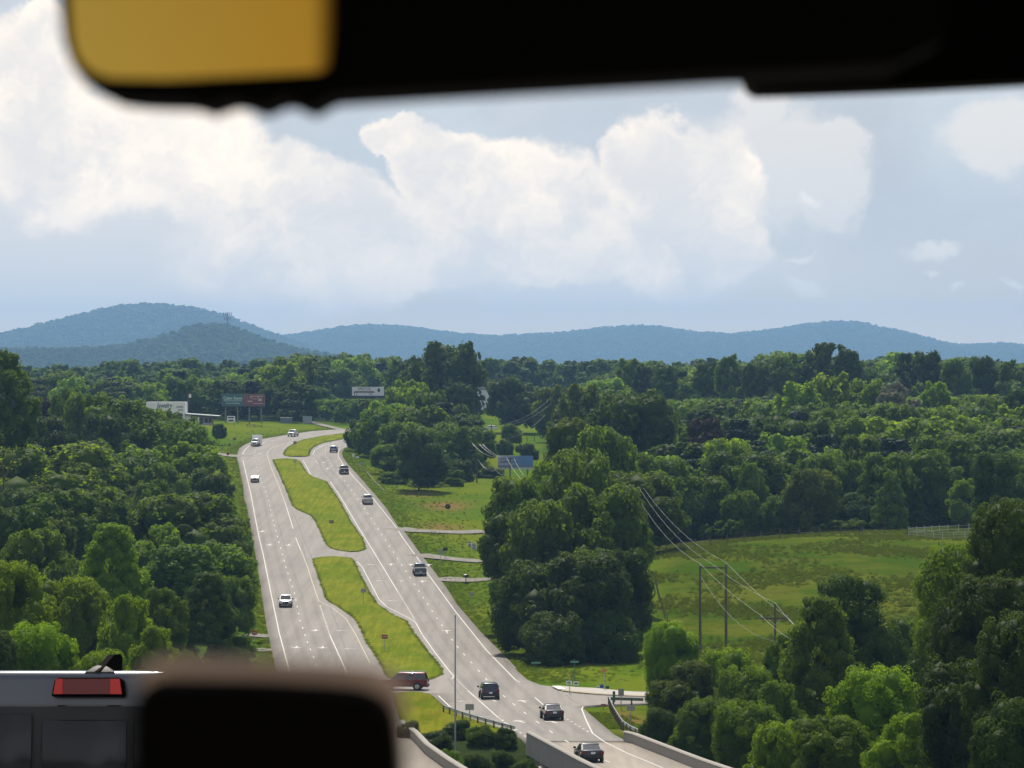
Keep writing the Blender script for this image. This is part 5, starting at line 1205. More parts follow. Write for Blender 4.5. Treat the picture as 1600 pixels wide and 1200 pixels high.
H = [  # px, top py, width px, distance, shape, leaves, label
 # left of the road, near
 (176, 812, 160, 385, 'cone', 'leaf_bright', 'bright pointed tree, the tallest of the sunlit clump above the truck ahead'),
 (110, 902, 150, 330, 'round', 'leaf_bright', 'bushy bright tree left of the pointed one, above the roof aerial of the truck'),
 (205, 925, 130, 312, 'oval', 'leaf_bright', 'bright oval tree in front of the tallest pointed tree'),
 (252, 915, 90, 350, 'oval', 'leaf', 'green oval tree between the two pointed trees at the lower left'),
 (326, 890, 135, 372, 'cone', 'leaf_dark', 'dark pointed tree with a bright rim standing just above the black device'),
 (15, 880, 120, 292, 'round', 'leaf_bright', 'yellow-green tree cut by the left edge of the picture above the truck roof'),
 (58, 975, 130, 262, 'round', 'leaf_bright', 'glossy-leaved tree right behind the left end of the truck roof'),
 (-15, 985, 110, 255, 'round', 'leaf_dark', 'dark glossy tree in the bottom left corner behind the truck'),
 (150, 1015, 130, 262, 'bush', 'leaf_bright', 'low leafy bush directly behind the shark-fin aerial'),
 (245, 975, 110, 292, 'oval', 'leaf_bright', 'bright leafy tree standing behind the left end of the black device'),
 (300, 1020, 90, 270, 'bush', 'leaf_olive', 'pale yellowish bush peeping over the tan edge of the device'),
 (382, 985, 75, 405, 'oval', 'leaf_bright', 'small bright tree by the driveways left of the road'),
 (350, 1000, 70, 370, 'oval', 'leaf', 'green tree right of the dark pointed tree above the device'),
 (20, 796, 158, 440, 'round', 'leaf_dark', 'dark spreading tree at the left edge halfway up the wood'),
 (60, 830, 120, 420, 'round', 'leaf', 'dull green tree behind the bright clump at the lower left'),
 # left middle
 (345, 851, 201, 440, 'round', 'leaf', 'wide domed tree right at the roadside behind the dark pointed tree'),
 (388, 901, 75, 432, 'round', 'leaf', 'roadside tree whose branches hang over the shoulder near the white car'),
 (398, 846, 51, 480, 'round', 'leaf_dark', 'small dark roadside tree reaching toward the left lane line'),
 (330, 774, 201, 510, 'round', 'leaf', 'large rounded tree with a smooth top beside the left road'),
 (250, 816, 97, 480, 'oval', 'leaf_bright', 'feathery light tree left of the large roadside dome'),
 (236, 746, 87, 560, 'oval', 'leaf', 'narrow upright tree in the middle of the left wood'),
 (90, 761, 158, 500, 'oval', 'leaf', 'feathery tall tree left of centre in the left wood'),
 (150, 758, 134, 505, 'oval', 'leaf', 'second feathery tree just right of the similar one in the left wood'),
 (35, 766, 109, 540, 'round', 'leaf_dark', 'dark tree tucked under the wide golden-topped dome at the left'),
 (80, 696, 237, 590, 'round', 'leaf_bright', 'very wide golden-topped dome tree at the left side of the wood'),
 (375, 741, 75, 590, 'round', 'leaf_dark', 'dark tree leaning over the left shoulder below the side road'),
 (352, 786, 85, 540, 'round', 'leaf', 'rounded tree at the wood edge beside the first dashes of the left road'),
 (200, 711, 134, 620, 'round', 'leaf_dark', 'dark rounded tree behind the narrow upright one'),
 (310, 686, 115, 655, 'oval', 'leaf_bright', 'sunlit tree at the wood corner nearest the side road'),
 (340, 726, 73, 640, 'oval', 'leaf', 'green tree filling the corner between the wood and the lawn strip'),
 (270, 661, 134, 690, 'round', 'leaf', 'rounded tree below the shop at the top corner of the left wood'),
 (290, 648, 73, 740, 'oval', 'leaf', 'tree crown overlapping the white corner of the shop'),
 (262, 636, 66, 790, 'oval', 'leaf', 'tree whose crown hides the lower part of the Jewelry wall'),
 (200, 614, 146, 690, 'oval', 'leaf', 'big oval tree left of the Jewelry wall'),
 (235, 641, 97, 720, 'round', 'leaf_bright', 'light crown just below the Jewelry wall at its left'),
 (104, 598, 75, 720, 'oval', 'leaf', 'tall oval crown, highest of the left wood after the edge tree'),
 (135, 614, 97, 700, 'round', 'leaf', 'round crown right of the tall oval one in the left wood'),
 (165, 646, 85, 680, 'round', 'leaf_dark', 'dark crown in the dip left of the big oval tree'),
 (60, 651, 128, 650, 'round', 'leaf_dark', 'dark massive crown below the purple-leaved tree'),
 (15, 646, 109, 640, 'round', 'leaf_dark', 'dark tree under the tall edge tree at the far left'),
 (130, 686, 109, 640, 'oval', 'leaf_dark', 'shadowed tree right behind the golden-topped dome'),
 (62, 622, 42, 760, 'round', 'leaf_red', 'purple-leaved tree at the upper left of the wood'),
 (5, 541, 107, 560, 'oval', 'leaf', 'tall tree rising above the skyline at the left edge'),
 # lawn
 (342, 660, 26, 905, 'bush', 'leaf_dark', 'lone round bush on the lawn below the shop'),
 # island right of the bend
 (655, 672, 88, 742, 'round', 'leaf_dark', 'big dark tree at the front corner of the wood right of the far road'),
 (612, 695, 70, 790, 'round', 'leaf', 'green tree at the roadside left of the big dark corner tree'),
 (585, 640, 72, 860, 'round', 'leaf', 'rounded roadside tree where the right road vanishes'),
 (560, 655, 45, 880, 'round', 'leaf_dark', 'small dark tree overhanging the far bend of the right road'),
 (632, 604, 70, 930, 'round', 'leaf_bright', 'light rounded crown just right of the white billboard'),
 (640, 594, 80, 950, 'round', 'leaf_bright', 'broad bright crown behind the roadside trees on the right'),
 (630, 650, 70, 850, 'round', 'leaf', 'mid green crown between the corner tree and the bend'),
 (675, 610, 80, 900, 'round', 'leaf', 'tall crown above the start of the bright wires'),
 (700, 650, 60, 850, 'oval', 'leaf', 'crown crossed by the upper ends of the far wires'),
 (713, 598, 58, 985, 'round', 'leaf_dark', 'dark crown left of the tall white house'),
 (700, 700, 60, 800, 'round', 'leaf', 'low round tree right of the big dark corner tree'),
 (733, 703, 46, 800, 'round', 'leaf', 'low tree just left of the utility pole by the field'),
 (720, 715, 50, 775, 'bush', 'leaf_dark', 'dark bush at the far edge of the green field'),
 (615, 735, 45, 760, 'bush', 'leaf', 'hedge-like bush beside the ditch pipe'),
 (697, 534, 135, 1010, 'round', 'leaf_dark', 'very tall dark spreading tree on the skyline left of centre'),
 (655, 556, 70, 1020, 'round', 'leaf_dark', 'dark shoulder tree left of the tall skyline tree'),
 # gap
 (806, 590, 96, 1060, 'round', 'leaf_dark', 'large dark tree right of the white house'),
 (800, 662, 36, 960, 'round', 'leaf', 'small round tree in the middle of the field gap'),
 (823, 690, 36, 880, 'bush', 'leaf_dark', 'dark bush above the right end of the blue billboard'),
 (789, 685, 30, 900, 'bush', 'leaf_dark', 'dark bush just above the left end of the blue billboard'),
 (766, 735, 40, 790, 'bush', 'leaf_dark', 'dark bush below the left end of the blue billboard'),
 (864, 602, 60, 1000, 'round', 'leaf_olive', 'olive crown right of the large dark tree beyond the gap'),
 (700, 806, 9, 680, 'bush', 'leaf', 'small bush on the bare earth patch of the bank'),
 # big group in the middle
 (892, 655, 98, 610, 'round', 'leaf_olive', 'yellowish rounded crown at the back top of the big central group'),
 (937, 668, 130, 570, 'round', 'leaf', 'broad crown at the top right of the big central group'),
 (985, 690, 70, 600, 'oval', 'leaf', 'tree at the right shoulder of the big central group'),
 (900, 706, 130, 505, 'round', 'leaf', 'pointed crown in the centre of the big central group'),
 (866, 722, 80, 530, 'round', 'leaf_bright', 'sunlit crown left of the pointed one in the central group'),
 (806, 746, 100, 490, 'round', 'leaf', 'rounded tree at the upper left of the central group, below the blue billboard'),
 (932, 760, 180, 455, 'round', 'leaf', 'large dome at the front of the central group'),
 (855, 785, 150, 450, 'round', 'leaf', 'mid height dome left of the large front dome of the central group'),
 (800, 800, 100, 455, 'round', 'leaf_dark', 'dark tree at the left edge of the central group facing the road'),
 (975, 790, 100, 460, 'round', 'leaf', 'tree at the right edge of the central group beside the first wire'),
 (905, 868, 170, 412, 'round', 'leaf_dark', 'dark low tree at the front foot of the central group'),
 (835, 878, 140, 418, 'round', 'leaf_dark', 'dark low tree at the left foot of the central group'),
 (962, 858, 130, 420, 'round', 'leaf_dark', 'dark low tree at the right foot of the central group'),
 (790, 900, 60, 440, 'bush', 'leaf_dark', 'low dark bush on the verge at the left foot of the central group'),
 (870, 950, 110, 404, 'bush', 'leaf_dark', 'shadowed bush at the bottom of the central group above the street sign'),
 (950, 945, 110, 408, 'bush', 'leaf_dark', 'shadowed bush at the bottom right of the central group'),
 # right background behind the pasture
 (982, 612, 165, 700, 'round', 'leaf_dark', 'huge dark dome behind the big central group'),
 (905, 600, 80, 820, 'round', 'leaf_olive', 'olive crown left of the huge dark dome'),
 (1102, 655, 62, 690, 'round', 'leaf_red', 'purplish dull tree right of the huge dark dome'),
 (1040, 715, 112, 600, 'round', 'leaf', 'rounded tree behind the left end of the pasture fence'),
 (1140, 688, 105, 640, 'round', 'leaf_bright', 'light dome tree above the middle of the wires'),
 (1108, 745, 90, 602, 'round', 'leaf', 'green tree low behind the pasture fence near the wires'),
 (1060, 765, 80, 597, 'round', 'leaf_dark', 'dark low tree behind the pasture fence nearest the wires'),
 (1172, 715, 62, 605, 'oval', 'leaf', 'upright tree right of the light dome'),
 (1160, 760, 70, 594, 'bush', 'leaf', 'bushy growth along the fence below the light dome'),
 (1240, 698, 42, 640, 'cone', 'leaf', 'small pointed tree above the middle of the pasture'),
 (1205, 660, 80, 720, 'cone', 'leaf_dark', 'dark cone among the rounded crowns right of centre'),
 (1282, 710, 98, 607, 'round', 'leaf', 'neat round dome right behind the pasture fence'),
 (1348, 680, 90, 640, 'round', 'leaf', 'rounded crown behind and right of the neat dome'),
 (1218, 770, 70, 594, 'bush', 'leaf', 'low tree left of the neat dome by the fence'),
 (1386, 708, 100, 600, 'round', 'leaf', 'broad crown above the brown fence posts'),
 (1350, 765, 80, 597, 'bush', 'leaf_dark', 'dark low tree behind the fence right of the neat dome'),
 (1452, 705, 100, 605, 'round', 'leaf', 'broad crown above the white fence'),
 (1420, 770, 80, 602, 'bush', 'leaf_dark', 'dark growth left of the white fence'),
 (1500, 790, 34, 607, 'bush', 'leaf_bright', 'bright bush just behind the white fence'),
 (1510, 745, 60, 590, 'oval', 'leaf_bright', 'light slim tree rising behind the white fence'),
 (1557, 708, 86, 520, 'round', 'leaf_dark', 'dark ball-shaped tree near the right edge above the tall foreground trees'),
 (1600, 725, 40, 560, 'oval', 'leaf', 'green tree at the right edge beside the dark ball-shaped one'),
 (1245, 596, 80, 830, 'round', 'leaf_bright', 'bright rounded crown at the left end of the sunlit ridge of trees'),
 (1298, 583, 95, 850, 'round', 'leaf_bright', 'brightest broad crown on the ridge of trees at the right'),
 (1350, 592, 70, 850, 'round', 'leaf_bright', 'bright crown right of the brightest broad one'),
 (1402, 598, 70, 825, 'spread', 'flower', 'pale flowering tree on the ridge at the right'),
 (1462, 596, 52, 830, 'round', 'leaf_bright', 'round bright crown just right of the flowering tree'),
 (1253, 640, 62, 730, 'cone', 'needle', 'dark evergreen cone below the sunlit ridge'),
 (1310, 640, 80, 740, 'round', 'leaf', 'green crown in the hollow right of the dark evergreen'),
 (1400, 632, 110, 745, 'round', 'leaf', 'wide crown under the flowering tree'),
 (1480, 640, 80, 740, 'round', 'leaf', 'green crown below and right of the flowering tree'),
 (1545, 620, 58, 790, 'round', 'leaf', 'round crown near the right edge of the ridge'),
 (1596, 605, 60, 800, 'round', 'leaf_dark', 'crown at the right edge of the picture under the pines'),
 (1540, 660, 90, 690, 'round', 'leaf', 'broad crown above the dark ball-shaped tree'),
 (1300, 535, 72, 1010, 'spread', 'leaf_dark', 'tallest dark tree on the right skyline'),
 (1275, 548, 50, 1020, 'round', 'leaf_dark', 'dark tree at the left shoulder of the tallest on the right skyline'),
 (1322, 546, 50, 1000, 'round', 'leaf_dark', 'round tree at the right shoulder of the tallest on the right skyline'),
 (1417, 549, 40, 1020, 'oval', 'leaf_dark', 'slim dark tree on the right skyline, the first right of the tallest tree'),
 (1452, 548, 56, 1010, 'round', 'leaf_dark', 'broad dark tree on the right skyline, the second right of the tallest tree'),
 (1495, 560, 52, 1000, 'round', 'leaf', 'green tree on the right skyline, third from the tallest tree'),
 (1538, 556, 56, 1010, 'round', 'leaf_dark', 'wide dark tree on the skyline near the right edge'),
 (1580, 560, 52, 1000, 'oval', 'leaf', 'green tree on the skyline at the right edge'),
 (1141, 552, 50, 1030, 'oval', 'leaf', 'oval tree on the skyline right of centre'),
 (1105, 565, 50, 1050, 'round', 'leaf_dark', 'dark tree left of the oval skyline tree'),
 (1180, 566, 50, 1020, 'round', 'leaf_dark', 'dark tree right of the oval skyline tree'),
 (1228, 553, 60, 1020, 'round', 'leaf', 'broad green tree left of the tallest on the right skyline'),
 (1042, 572, 46, 1060, 'round', 'leaf_dark', 'dark crown on the skyline above the huge dark dome'),
 (982, 560, 50, 1120, 'round', 'leaf', 'green crown on the skyline left of centre right'),
 (1003, 572, 40, 1080, 'round', 'leaf_dark', 'small dark skyline crown beside the green one'),
 # right foreground
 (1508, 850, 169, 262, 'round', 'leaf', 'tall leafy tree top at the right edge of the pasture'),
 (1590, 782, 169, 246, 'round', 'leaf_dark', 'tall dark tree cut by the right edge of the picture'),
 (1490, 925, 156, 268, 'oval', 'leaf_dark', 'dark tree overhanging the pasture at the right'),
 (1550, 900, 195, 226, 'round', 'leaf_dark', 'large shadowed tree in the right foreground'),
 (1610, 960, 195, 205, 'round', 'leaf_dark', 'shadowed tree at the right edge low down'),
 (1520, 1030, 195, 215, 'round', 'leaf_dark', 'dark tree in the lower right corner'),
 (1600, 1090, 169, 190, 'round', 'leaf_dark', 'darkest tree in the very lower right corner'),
 (1340, 893, 190, 322, 'oval', 'leaf_dark', 'taller dark oval tree behind the pointed one before the pasture'),
 (1283, 922, 195, 298, 'cone', 'leaf', 'pointed dark tree with a bright left rim before the pasture'),
 (1235, 985, 91, 320, 'oval', 'leaf', 'leafy tree left of the pointed one, touching the single pole'),
 (1392, 1015, 104, 335, 'round', 'leaf', 'low green tree right of the dark oval one'),
 (1365, 1045, 162, 248, 'round', 'leaf_bright', 'bright yellow-green tree in front of the dark pointed pair'),
 (1420, 1110, 130, 228, 'oval', 'leaf_bright', 'bright slim tree at the bottom right of the sunlit group'),
 (1300, 1120, 143, 236, 'round', 'leaf', 'green tree at the bottom edge below the dark pointed pair'),
 (1440, 1020, 117, 262, 'oval', 'leaf_dark', 'dark tree between the bright tree and the right foreground mass'),
 (1046, 972, 96, 338, 'round', 'leaf_bright', 'bright rounded tree at the left end of the roadside row by the junction'),
 (1040, 1050, 60, 340, 'round', 'leaf', 'low foliage at the very corner of the junction'),
 (1072, 1030, 117, 320, 'oval', 'leaf_olive', 'yellowish tree right of the bright one at the junction'),
 (1130, 1015, 117, 325, 'round', 'leaf_bright', 'light tree under the twin poles'),
 (1170, 1045, 117, 310, 'round', 'leaf', 'green tree below the single pole'),
 (1108, 1092, 117, 300, 'round', 'leaf', 'green tree overhanging the curving bridge wall'),
 (1172, 1100, 130, 276, 'round', 'leaf', 'green tree at the bottom above the end of the bridge wall'),
 (1215, 1060, 130, 286, 'oval', 'leaf', 'upright green tree left of the pointed dark one'),
 (1225, 1130, 117, 248, 'round', 'leaf_bright', 'bright low tree at the bottom edge left of the dark pointed pair'),
 (1032, 1105, 65, 314, 'bush', 'leaf_dark', 'dark bush in the shade behind the curved guardrail'),
]
for h in H:
    if 400 < h[3] < 760 and h[0] < 420:      # keep the roadside crowns off the carriageway
        lim = np.interp(h[3], [430, 510, 600, 700], [404, 397, 373, 342])
        h = (min(h[0], lim-h[2]/2),)+h[1:]
    tree(*h)
# bushes in the gap between the carriageways
for k, (px, pt, wp, D, m_) in enumerate([(640, 1146, 40, 302, 'leaf_dark'), (680, 1152, 60, 298, 'leaf_dark'), (716, 1146, 50, 303, 'leaf_dark'), (752, 1148, 50, 300, 'leaf'), (790, 1146, 40, 299, 'leaf_dark'), (700, 1172, 60, 285, 'leaf'),
        (745, 1176, 60, 283, 'leaf_dark'), (785, 1172, 50, 286, 'leaf_dark'), (820, 1186, 50, 281, 'leaf_dark')]):
    tree(px, pt, wp, D, 'bush', m_, 'dense green bush filling the gap between the two bridges', 'bushes between the bridges', 'bush', 2)
for px, pt, wp, D in [(1118, 1012, 12, 424), (1060, 1003, 8, 430)]: tree(px, pt, wp, D, 'bush', 'leaf_dark', 'little scrubby bush at the foot of the twin poles' if px > 1100 else 'tiny scrub bush in the grass left of the twin poles', None, 'bush', 0.8)

# --- fill: more individual trees behind, then far woods as a mass
def in_wood(x, y):
    px = CX+x/y*F; L = CX+0*x; py = CY-zr(y)*F/y
    l, r_ = edge_m(LEFT, y), edge_m(RIGHT, y)
    a = (y > 245) & (y < 1000) & (x < l-9.5) & ((px < 285) | (y < 705))
    a &= ~((y > 370) & (y < 440) & (x > l-12))
    b_ = (y > 755) & (y < 1040) & (x > r_+9) & (px < 738) & (px > 575)
    c = (y > np.where(px > 1010, 588, 560)) & (px > 850) & (y < 1150) & (px > 882)
    c |= (y > 425) & (y < 560) & (px > 815) & (px < 1000)
    d = (y < 345) & (y > 205) & (px > np.where(y < 292, 1190, 1085))
    e = (y >= 1085) & ~((px > 722) & (px < 872) & (y < 1200))
    return a | b_ | c | d | e
SKL = [(-200, 640), (0, 640), (100, 645), (200, 655), (290, 690), (330, 745), (400, 850), (450, 900)]
SKR = [(450, 590), (560, 655), (600, 625), (740, 625), (741, 770), (835, 768), (870, 740), (905, 665), (1000, 625), (1200, 620), (1600, 615)]
SKF = [(-300, 600), (0, 596), (100, 586), (140, 578), (200, 590), (330, 585), (400, 568), (430, 556), (500, 552), (560, 556), (640, 556), (700, 575), (740, 594), (770, 601), (880, 603), (960, 588), (1010, 573), (1050, 570), (1150, 563), (1250, 553), (1400, 558), (1600, 566), (1900, 560)]
def skyline(px, y):
    if y >= 1085: return np.interp(px, [a for a, b in SKF], [b for a, b in SKF])+6
    return np.interp(px, [a for a, b in (SKL if px < 450 else SKR)], [b for a, b in (SKL if px < 450 else SKR)])
rs = np.random.RandomState(9); cand = []
y = 250.0
while y < 1500:
    sp_ = 10.5 if y < 420 else (10.5 if y < 1000 else 12.0)
    for x in np.arange(-0.165*y-6, 0.165*y+6, sp_):
        xx, yy = x+rs.uniform(-.4, .4)*sp_, y+rs.uniform(-.4, .4)*sp_
        cand.append((xx, yy))
    y += sp_*(1.25 if y < 1000 else 1.5)
ca_ = np.array(cand); ok = in_wood(ca_[:, 0], ca_[:, 1]); ca_ = ca_[ok]; zc = T(ca_[:, 0], ca_[:, 1])
TA = np.array(TREES); singles, mass = [], []
for (x, y), z in zip(ca_, zc):
    dd = np.hypot(TA[:, 0]-x, TA[:, 1]-y)
    if np.any(dd < TA[:, 2]*0.5+3.8): continue
    px = CX+x/y*F; h = rs.uniform(11, 18)*(0.72 if (px < 450 and y < 1000) else 0.88) if y < 1085 else rs.uniform(10, 25)
    lim = skyline(px, y)-(rs.uniform(-6, 8)+7*math.sin(px/37)+5*math.sin(px/15+2) if y > 1085 else 0); hmax = (CY-lim)/F*y-z; h = min(h, hmax)
    if 225 < px < 435 and 975 < y < 1085: continue
    if 325 < px < 440 and y < 1260: h = min(h, (CY-592)/F*y-z)
    if 500 < px < 640 and 1000 < y < 1345: h = min(h, (CY-622)/F*y-z)
    if 720 < px < 782 and y < 1300: h = min(h, (CY-644)/F*y-z)
    if y < 345 and px > 1000: h = min(h, (CY-np.interp(px, [1000, 1100, 1230, 1330, 1440, 1600], [1110, 1110, 1130, 1150, 1060, 960]))/F*y-z)
    if y < 420 and px < 460: h = min(h, (CY-np.interp(px, [0, 200, 300, 450], [965, 990, 1010, 1015]))/F*y-z)
    if h < 4: continue
    (singles if (y < 1060 and len(singles) < 400) else mass).append((x, y, z, h))
singles.sort(key=lambda t: t[1]); nmax = 300-len(TREES)
print('hero', len(TREES), 'candidates', len(singles), 'mass', len(mass))
# keep as individuals those that show largest, the rest join the far woods
mats_ = ['leaf', 'leaf', 'leaf_dark', 'leaf', 'leaf_olive', 'leaf', 'leaf_dark']
def zone(px, y):
    if y < 420: return ('green tree filling the wood in the right foreground', 'trees filling the right foreground wood') if px > 1000 else ('green tree filling the wood left of the near road', 'trees filling the near left wood')
    if px < 450: return ('green tree inside the wood left of the highway', 'trees inside the left wood')
    if px < 760: return ('green tree inside the wood right of the far bend', 'trees inside the wood by the bend')
    if y < 560: return ('green tree inside the big central group', 'trees inside the central group')
    return ('green tree in the woods behind the pasture', 'trees in the woods behind the pasture')
# visibility estimate: tall relative to what stands in front is unknown, so spread evenly over depth
if len(singles) > nmax:
    keep = set(range(nmax))
else: keep = set(range(len(singles)))
for i, (x, y, z, h) in enumerate(singles):
    if i in keep:
        px = CX+x/y*F; lb, gp = zone(px, y); shp = ['round', 'oval', 'round', 'round', 'cone'][rs.randint(5)]; mt = mats_[rs.randint(len(mats_))]
        look = {'leaf': 'mid green', 'leaf_dark': 'dark green', 'leaf_olive': 'olive', 'leaf_bright': 'bright green'}[mt]+{'round': ' rounded', 'oval': ' upright', 'cone': ' pointed'}[shp]
        lb = lb.replace('green', look, 1)+(', toward the front' if y < {0: 330}.get(0 if y < 420 else 1, 620 if px < 450 else 780) else ', farther back')
        tree(px, CY-(z+h)*F/y, rs.uniform(.8, 1.25)*h*F/y if shp == 'round' else .65*h*F/y, y, shp, mt, lb, gp)
    else: mass.append((x, y, z, h))

def scatter(name, pts, protos, m_list, label_kind='stuff'):
    """pts: (x, y, z, width, height, rot); one object per crown kind, instanced by geometry nodes"""
    pts = np.array(pts); ks = np.random.RandomState(4).randint(0, len(protos), len(pts))
    for k, (pm, mm) in enumerate(zip(protos, m_list)):
        q = pts[ks == k]
        if len(q) == 0: continue
        me = bpy.data.meshes.new(name); me.vertices.add(len(q)); me.vertices.foreach_set('co', q[:, :3].astype(np.float32).ravel())
        sc = np.stack([q[:, 3], q[:, 3], q[:, 4]], 1).astype(np.float32)
        a = me.attributes.new('sc', 'FLOAT_VECTOR', 'POINT'); a.data.foreach_set('vector', sc.ravel())
        a = me.attributes.new('rz', 'FLOAT', 'POINT'); a.data.foreach_set('value', q[:, 5].astype(np.float32)); me.update()
        o = bpy.data.objects.new(name, me); COL.objects.link(o); tag(o, kind='stuff')
        pme = pm.copy(); pme.materials.clear(); pme.materials.append(M[mm]); po = bpy.data.objects.new('crown_shape', pme)
        g = bpy.data.node_groups.new('scatter', 'GeometryNodeTree'); g.interface.new_socket('Geometry', in_out='INPUT', socket_type='NodeSocketGeometry'); g.interface.new_socket('Geometry', in_out='OUTPUT', socket_type='NodeSocketGeometry')
        N = g.nodes; gi, go = N.new('NodeGroupInput'), N.new('NodeGroupOutput'); ip = N.new('GeometryNodeInstanceOnPoints'); oi = N.new('GeometryNodeObjectInfo'); oi.inputs['Object'].default_value = po
        na = N.new('GeometryNodeInputNamedAttribute'); na.data_type = 'FLOAT_VECTOR'; na.inputs['Name'].default_value = 'sc'
        nb = N.new('GeometryNodeInputNamedAttribute'); nb.data_type = 'FLOAT'; nb.inputs['Name'].default_value = 'rz'; cx = N.new('ShaderNodeCombineXYZ')
        L = g.links; L.new(gi.outputs[0], ip.inputs['Points']); L.new(oi.outputs['Geometry'], ip.inputs['Instance']); L.new(na.outputs[0], ip.inputs['Scale'])
        L.new(nb.outputs[0], cx.inputs[2]); L.new(cx.outputs[0], ip.inputs['Rotation']); L.new(ip.outputs[0], go.inputs[0])
        md = o.modifiers.new('scatter', 'NODES'); md.node_group = g
P_ = [(x, y, z-.3, h*rs.uniform(.85, 1.3), h, rs.uniform(0, 6.28)) for x, y, z, h in mass]
far3 = [lib('far', 'round')[0][0], lib('far', 'oval')[0][0], lib('far', 'round')[1][0], lib('far', 'pine')[0][0], lib('far', 'round')[0][0]]
scatter('woodland', P_, far3, ['forest', 'leaf_dark', 'leaf', 'needle', 'leaf_bright'])
# woods from 1500 m to the mountains
small = [crown_mesh('crown', 70+i, 'round', 420, .15, 14) for i in range(2)]+[crown_mesh('crown', 75, 'oval', 380, .15, 12)]
tiny = [crown_mesh('crown', 80+i, 'round', 110, .26, 8) for i in range(2)]
P2 = []
y = 1500.0
while y < 7000:
    sp_ = 11 if y < 2300 else (13 if y < 3200 else 18)
    xs = np.arange(-0.16*y-30, 0.16*y+30, sp_); xs = xs+rs.uniform(-.45, .45, len(xs))*sp_; yy = y+rs.uniform(-.5, .5, len(xs))*sp_
    zz = T(xs, yy); hh = rs.uniform(9, 18, len(xs))
    for a, b_, c, h in zip(xs, yy, zz, hh):
      if y < 3100 or c > -8: P2.append((a, b_, c-1, h*rs.uniform(.8, 1.25), h, rs.uniform(0, 6.28)))
    y += sp_*1.4
scatter('hill_forest', P2, small, ['forest', 'leaf_dark', 'forest'])
P3 = []
y = 7000.0
while y < 14400:
    sp_ = 26
    xs = np.arange(-0.16*y-60, 0.16*y+60, sp_); xs = xs+rs.uniform(-.45, .45, len(xs))*sp_; yy = y+rs.uniform(-.5, .5, len(xs))*sp_
    zz = T(xs, yy); k = zz > 5
    for a, b_, c in zip(xs[k], yy[k], zz[k]): h = rs.uniform(14, 30); P3.append((a, b_, c-1.5, h*rs.uniform(1.1, 1.6), h, rs.uniform(0, 6.28)))
    y += sp_*1.6
scatter('mountain_forest', P3, tiny, ['leaf_dark', 'leaf_dark'])
print('hill trees', len(P2), 'mountain trees', len(P3))
# undergrowth at the wood edges and on the banks
P4 = []
for i in range(9000):
    y = rs.uniform(245, 1060); x = rs.uniform(-.16, .16)*y
    P4.append((x, y))
P4 = np.array(P4); kk = in_wood(P4[:, 0], P4[:, 1]); zz = T(P4[:, 0], P4[:, 1])
U = [(x, y, z-.2, s, s*rs.uniform(.5, .9), rs.uniform(0, 6.28)) for (x, y), z, k in zip(P4, zz, kk) if k for s in [rs.uniform(2, 4.5)]]
scatter('undergrowth', U, [lib('far', 'round')[1][0]], ['leaf'])

# rough grass: tufts standing in the pasture and on the verges
rt = np.random.RandomState(21); V, Q, tn = [], [], []
for k in range(46):
    a = rt.uniform(0, 6.28); q = rt.uniform(0, .5); x0, y0 = q*math.cos(a), q*math.sin(a); hh = rt.uniform(.35, 1)*(1-q*.6); ld = rt.uniform(-.25, .25, 2); wv_ = rt.uniform(0, 6.28); ww = .035
    i = len(V); V += [(x0-ww*math.cos(wv_), y0-ww*math.sin(wv_), 0), (x0+ww*math.cos(wv_), y0+ww*math.sin(wv_), 0), (x0+ld[0]+.01, y0+ld[1], hh), (x0+ld[0]-.01, y0+ld[1], hh)]; Q.append((i, i+1, i+2, i+3)); tn += [rt.rand()]*4
tuft = np_mesh('tuft', V, Q, attrs={'tint': tn})
M['tuft'] = leaf_mat('grass_blades', (0.055, 0.100, 0.006), (0.135, 0.165, 0.014), 0.45, (0.22, 0.27, 0.02))
M['tuft_green'] = leaf_mat('grass_blades_green', (0.060, 0.110, 0.006), (0.150, 0.190, 0.012), 0.45, (0.25, 0.34, 0.02))
G = []
for i in range(30000):
    D = 395+185*rt.rand(); px = rt.uniform(1000, 1620); x = (px-CX)/F*D
    if math.sin(x*.23+math.sin(D*.11)*2)+math.sin(D*.19+x*.07)+rt.uniform(-1.5, 1.5) < .75: continue
    G.append((x, D))
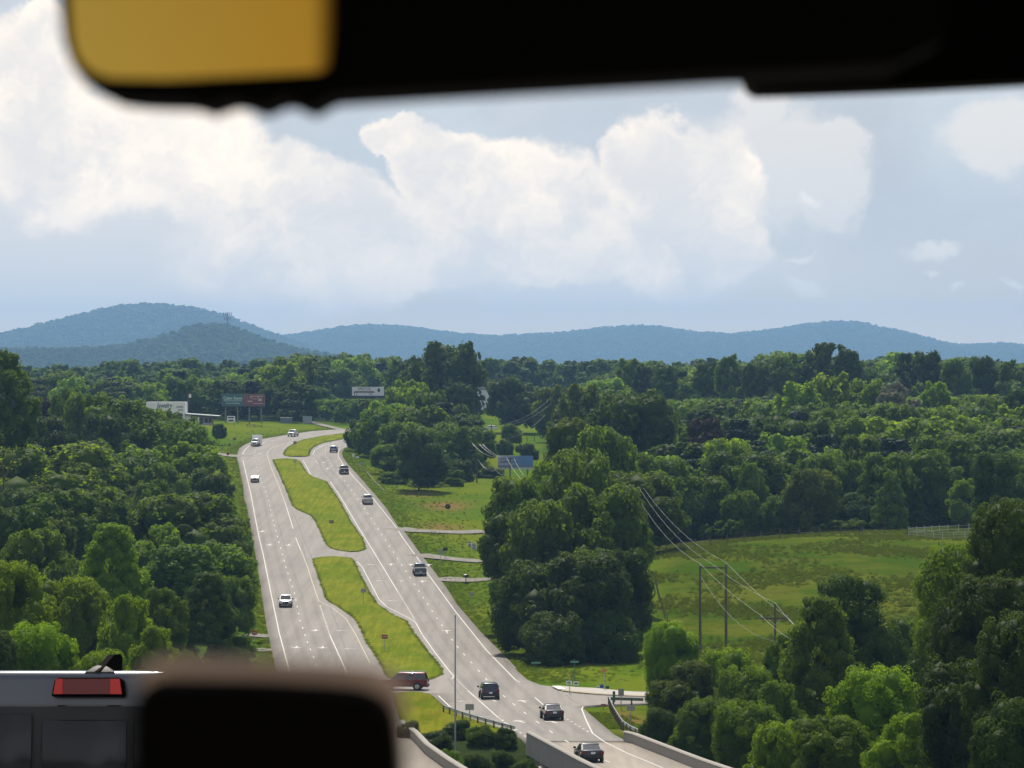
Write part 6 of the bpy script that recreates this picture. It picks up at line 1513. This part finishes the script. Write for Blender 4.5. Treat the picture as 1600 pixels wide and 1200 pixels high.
G = np.array(G); zz = T(G[:, 0], G[:, 1]); G1 = [(x, y, z-.03, s_*1.3, s_*rt.uniform(.5, 1), rt.uniform(0, 6.28)) for (x, y), z in zip(G, zz) for s_ in [rt.uniform(.35, .8)]]
scatter('meadow_grass', G1, [tuft], ['tuft'])
G2 = []
for i in range(16000):
    D = 315+720*rt.rand()**1.3; L_, R2_ = float(edge_m(LEFT, D)), float(edge_m(RIGHT, D)); py = CY-zr(D)*F/D
    if rt.rand() < .6:
        x = R2_+0.15+rt.exponential(5.0); px = CX+x/D*F
        if px > 1000 or (1066 < py < 1112 and px > 800): continue
    else: x = L_-0.15-rt.exponential(2.5)
    G2.append((x, D, T1(x, D)-.03, .5+.4*rt.rand(), .12+.30*rt.rand()**2, rt.uniform(0, 6.28)))
for nm, rows in MED.items():   # ragged tufts along the median edges
    P_a, A_a, B_a = [q[0] for q in rows], [q[1] for q in rows], [q[2] for q in rows]
    for i in range(900):
        D = rt.uniform(Dof(rows[-1][0]), Dof(rows[0][0])); py = CY-float(zr(D))*F/D
        if not P_a[0] < py < P_a[-1]: continue
        a_, b__ = (np.interp(py, P_a, A_a)-CX)/F*D, (np.interp(py, P_a, B_a)-CX)/F*D
        x = a_+rt.uniform(0, .3) if i % 3 == 0 else (b__-rt.uniform(0, .3) if i % 3 == 1 else rt.uniform(a_, b__)); G2.append((x, D, float(zr(D))+.06, .4+.3*rt.rand(), .10+.12*rt.rand(), rt.uniform(0, 6.28)))
scatter('verge_grass', G2, [tuft], ['tuft_green'])

# ------------------------------------------------------------------ air
b = BM(); box(b, -5600, 5600, -200, 17900, -60, 400)
hz_o = obj('haze', b); tag(hz_o, kind='stuff')
hm = bpy.data.materials.new('haze'); hm.use_nodes = True; hm.node_tree.nodes.clear(); t = NT(hm.node_tree)
pv = t.node('ShaderNodeVolumePrincipled'); pv.inputs['Color'].default_value = (0.33, 0.60, 0.97, 1); pv.inputs['Density'].default_value = 0.00008; pv.inputs['Anisotropy'].default_value = 0.2
mo = t.node('ShaderNodeOutputMaterial'); t.l.new(pv.outputs[0], mo.inputs['Volume']); hz_o.data.materials.append(hm)
hm.cycles.homogeneous_volume = True
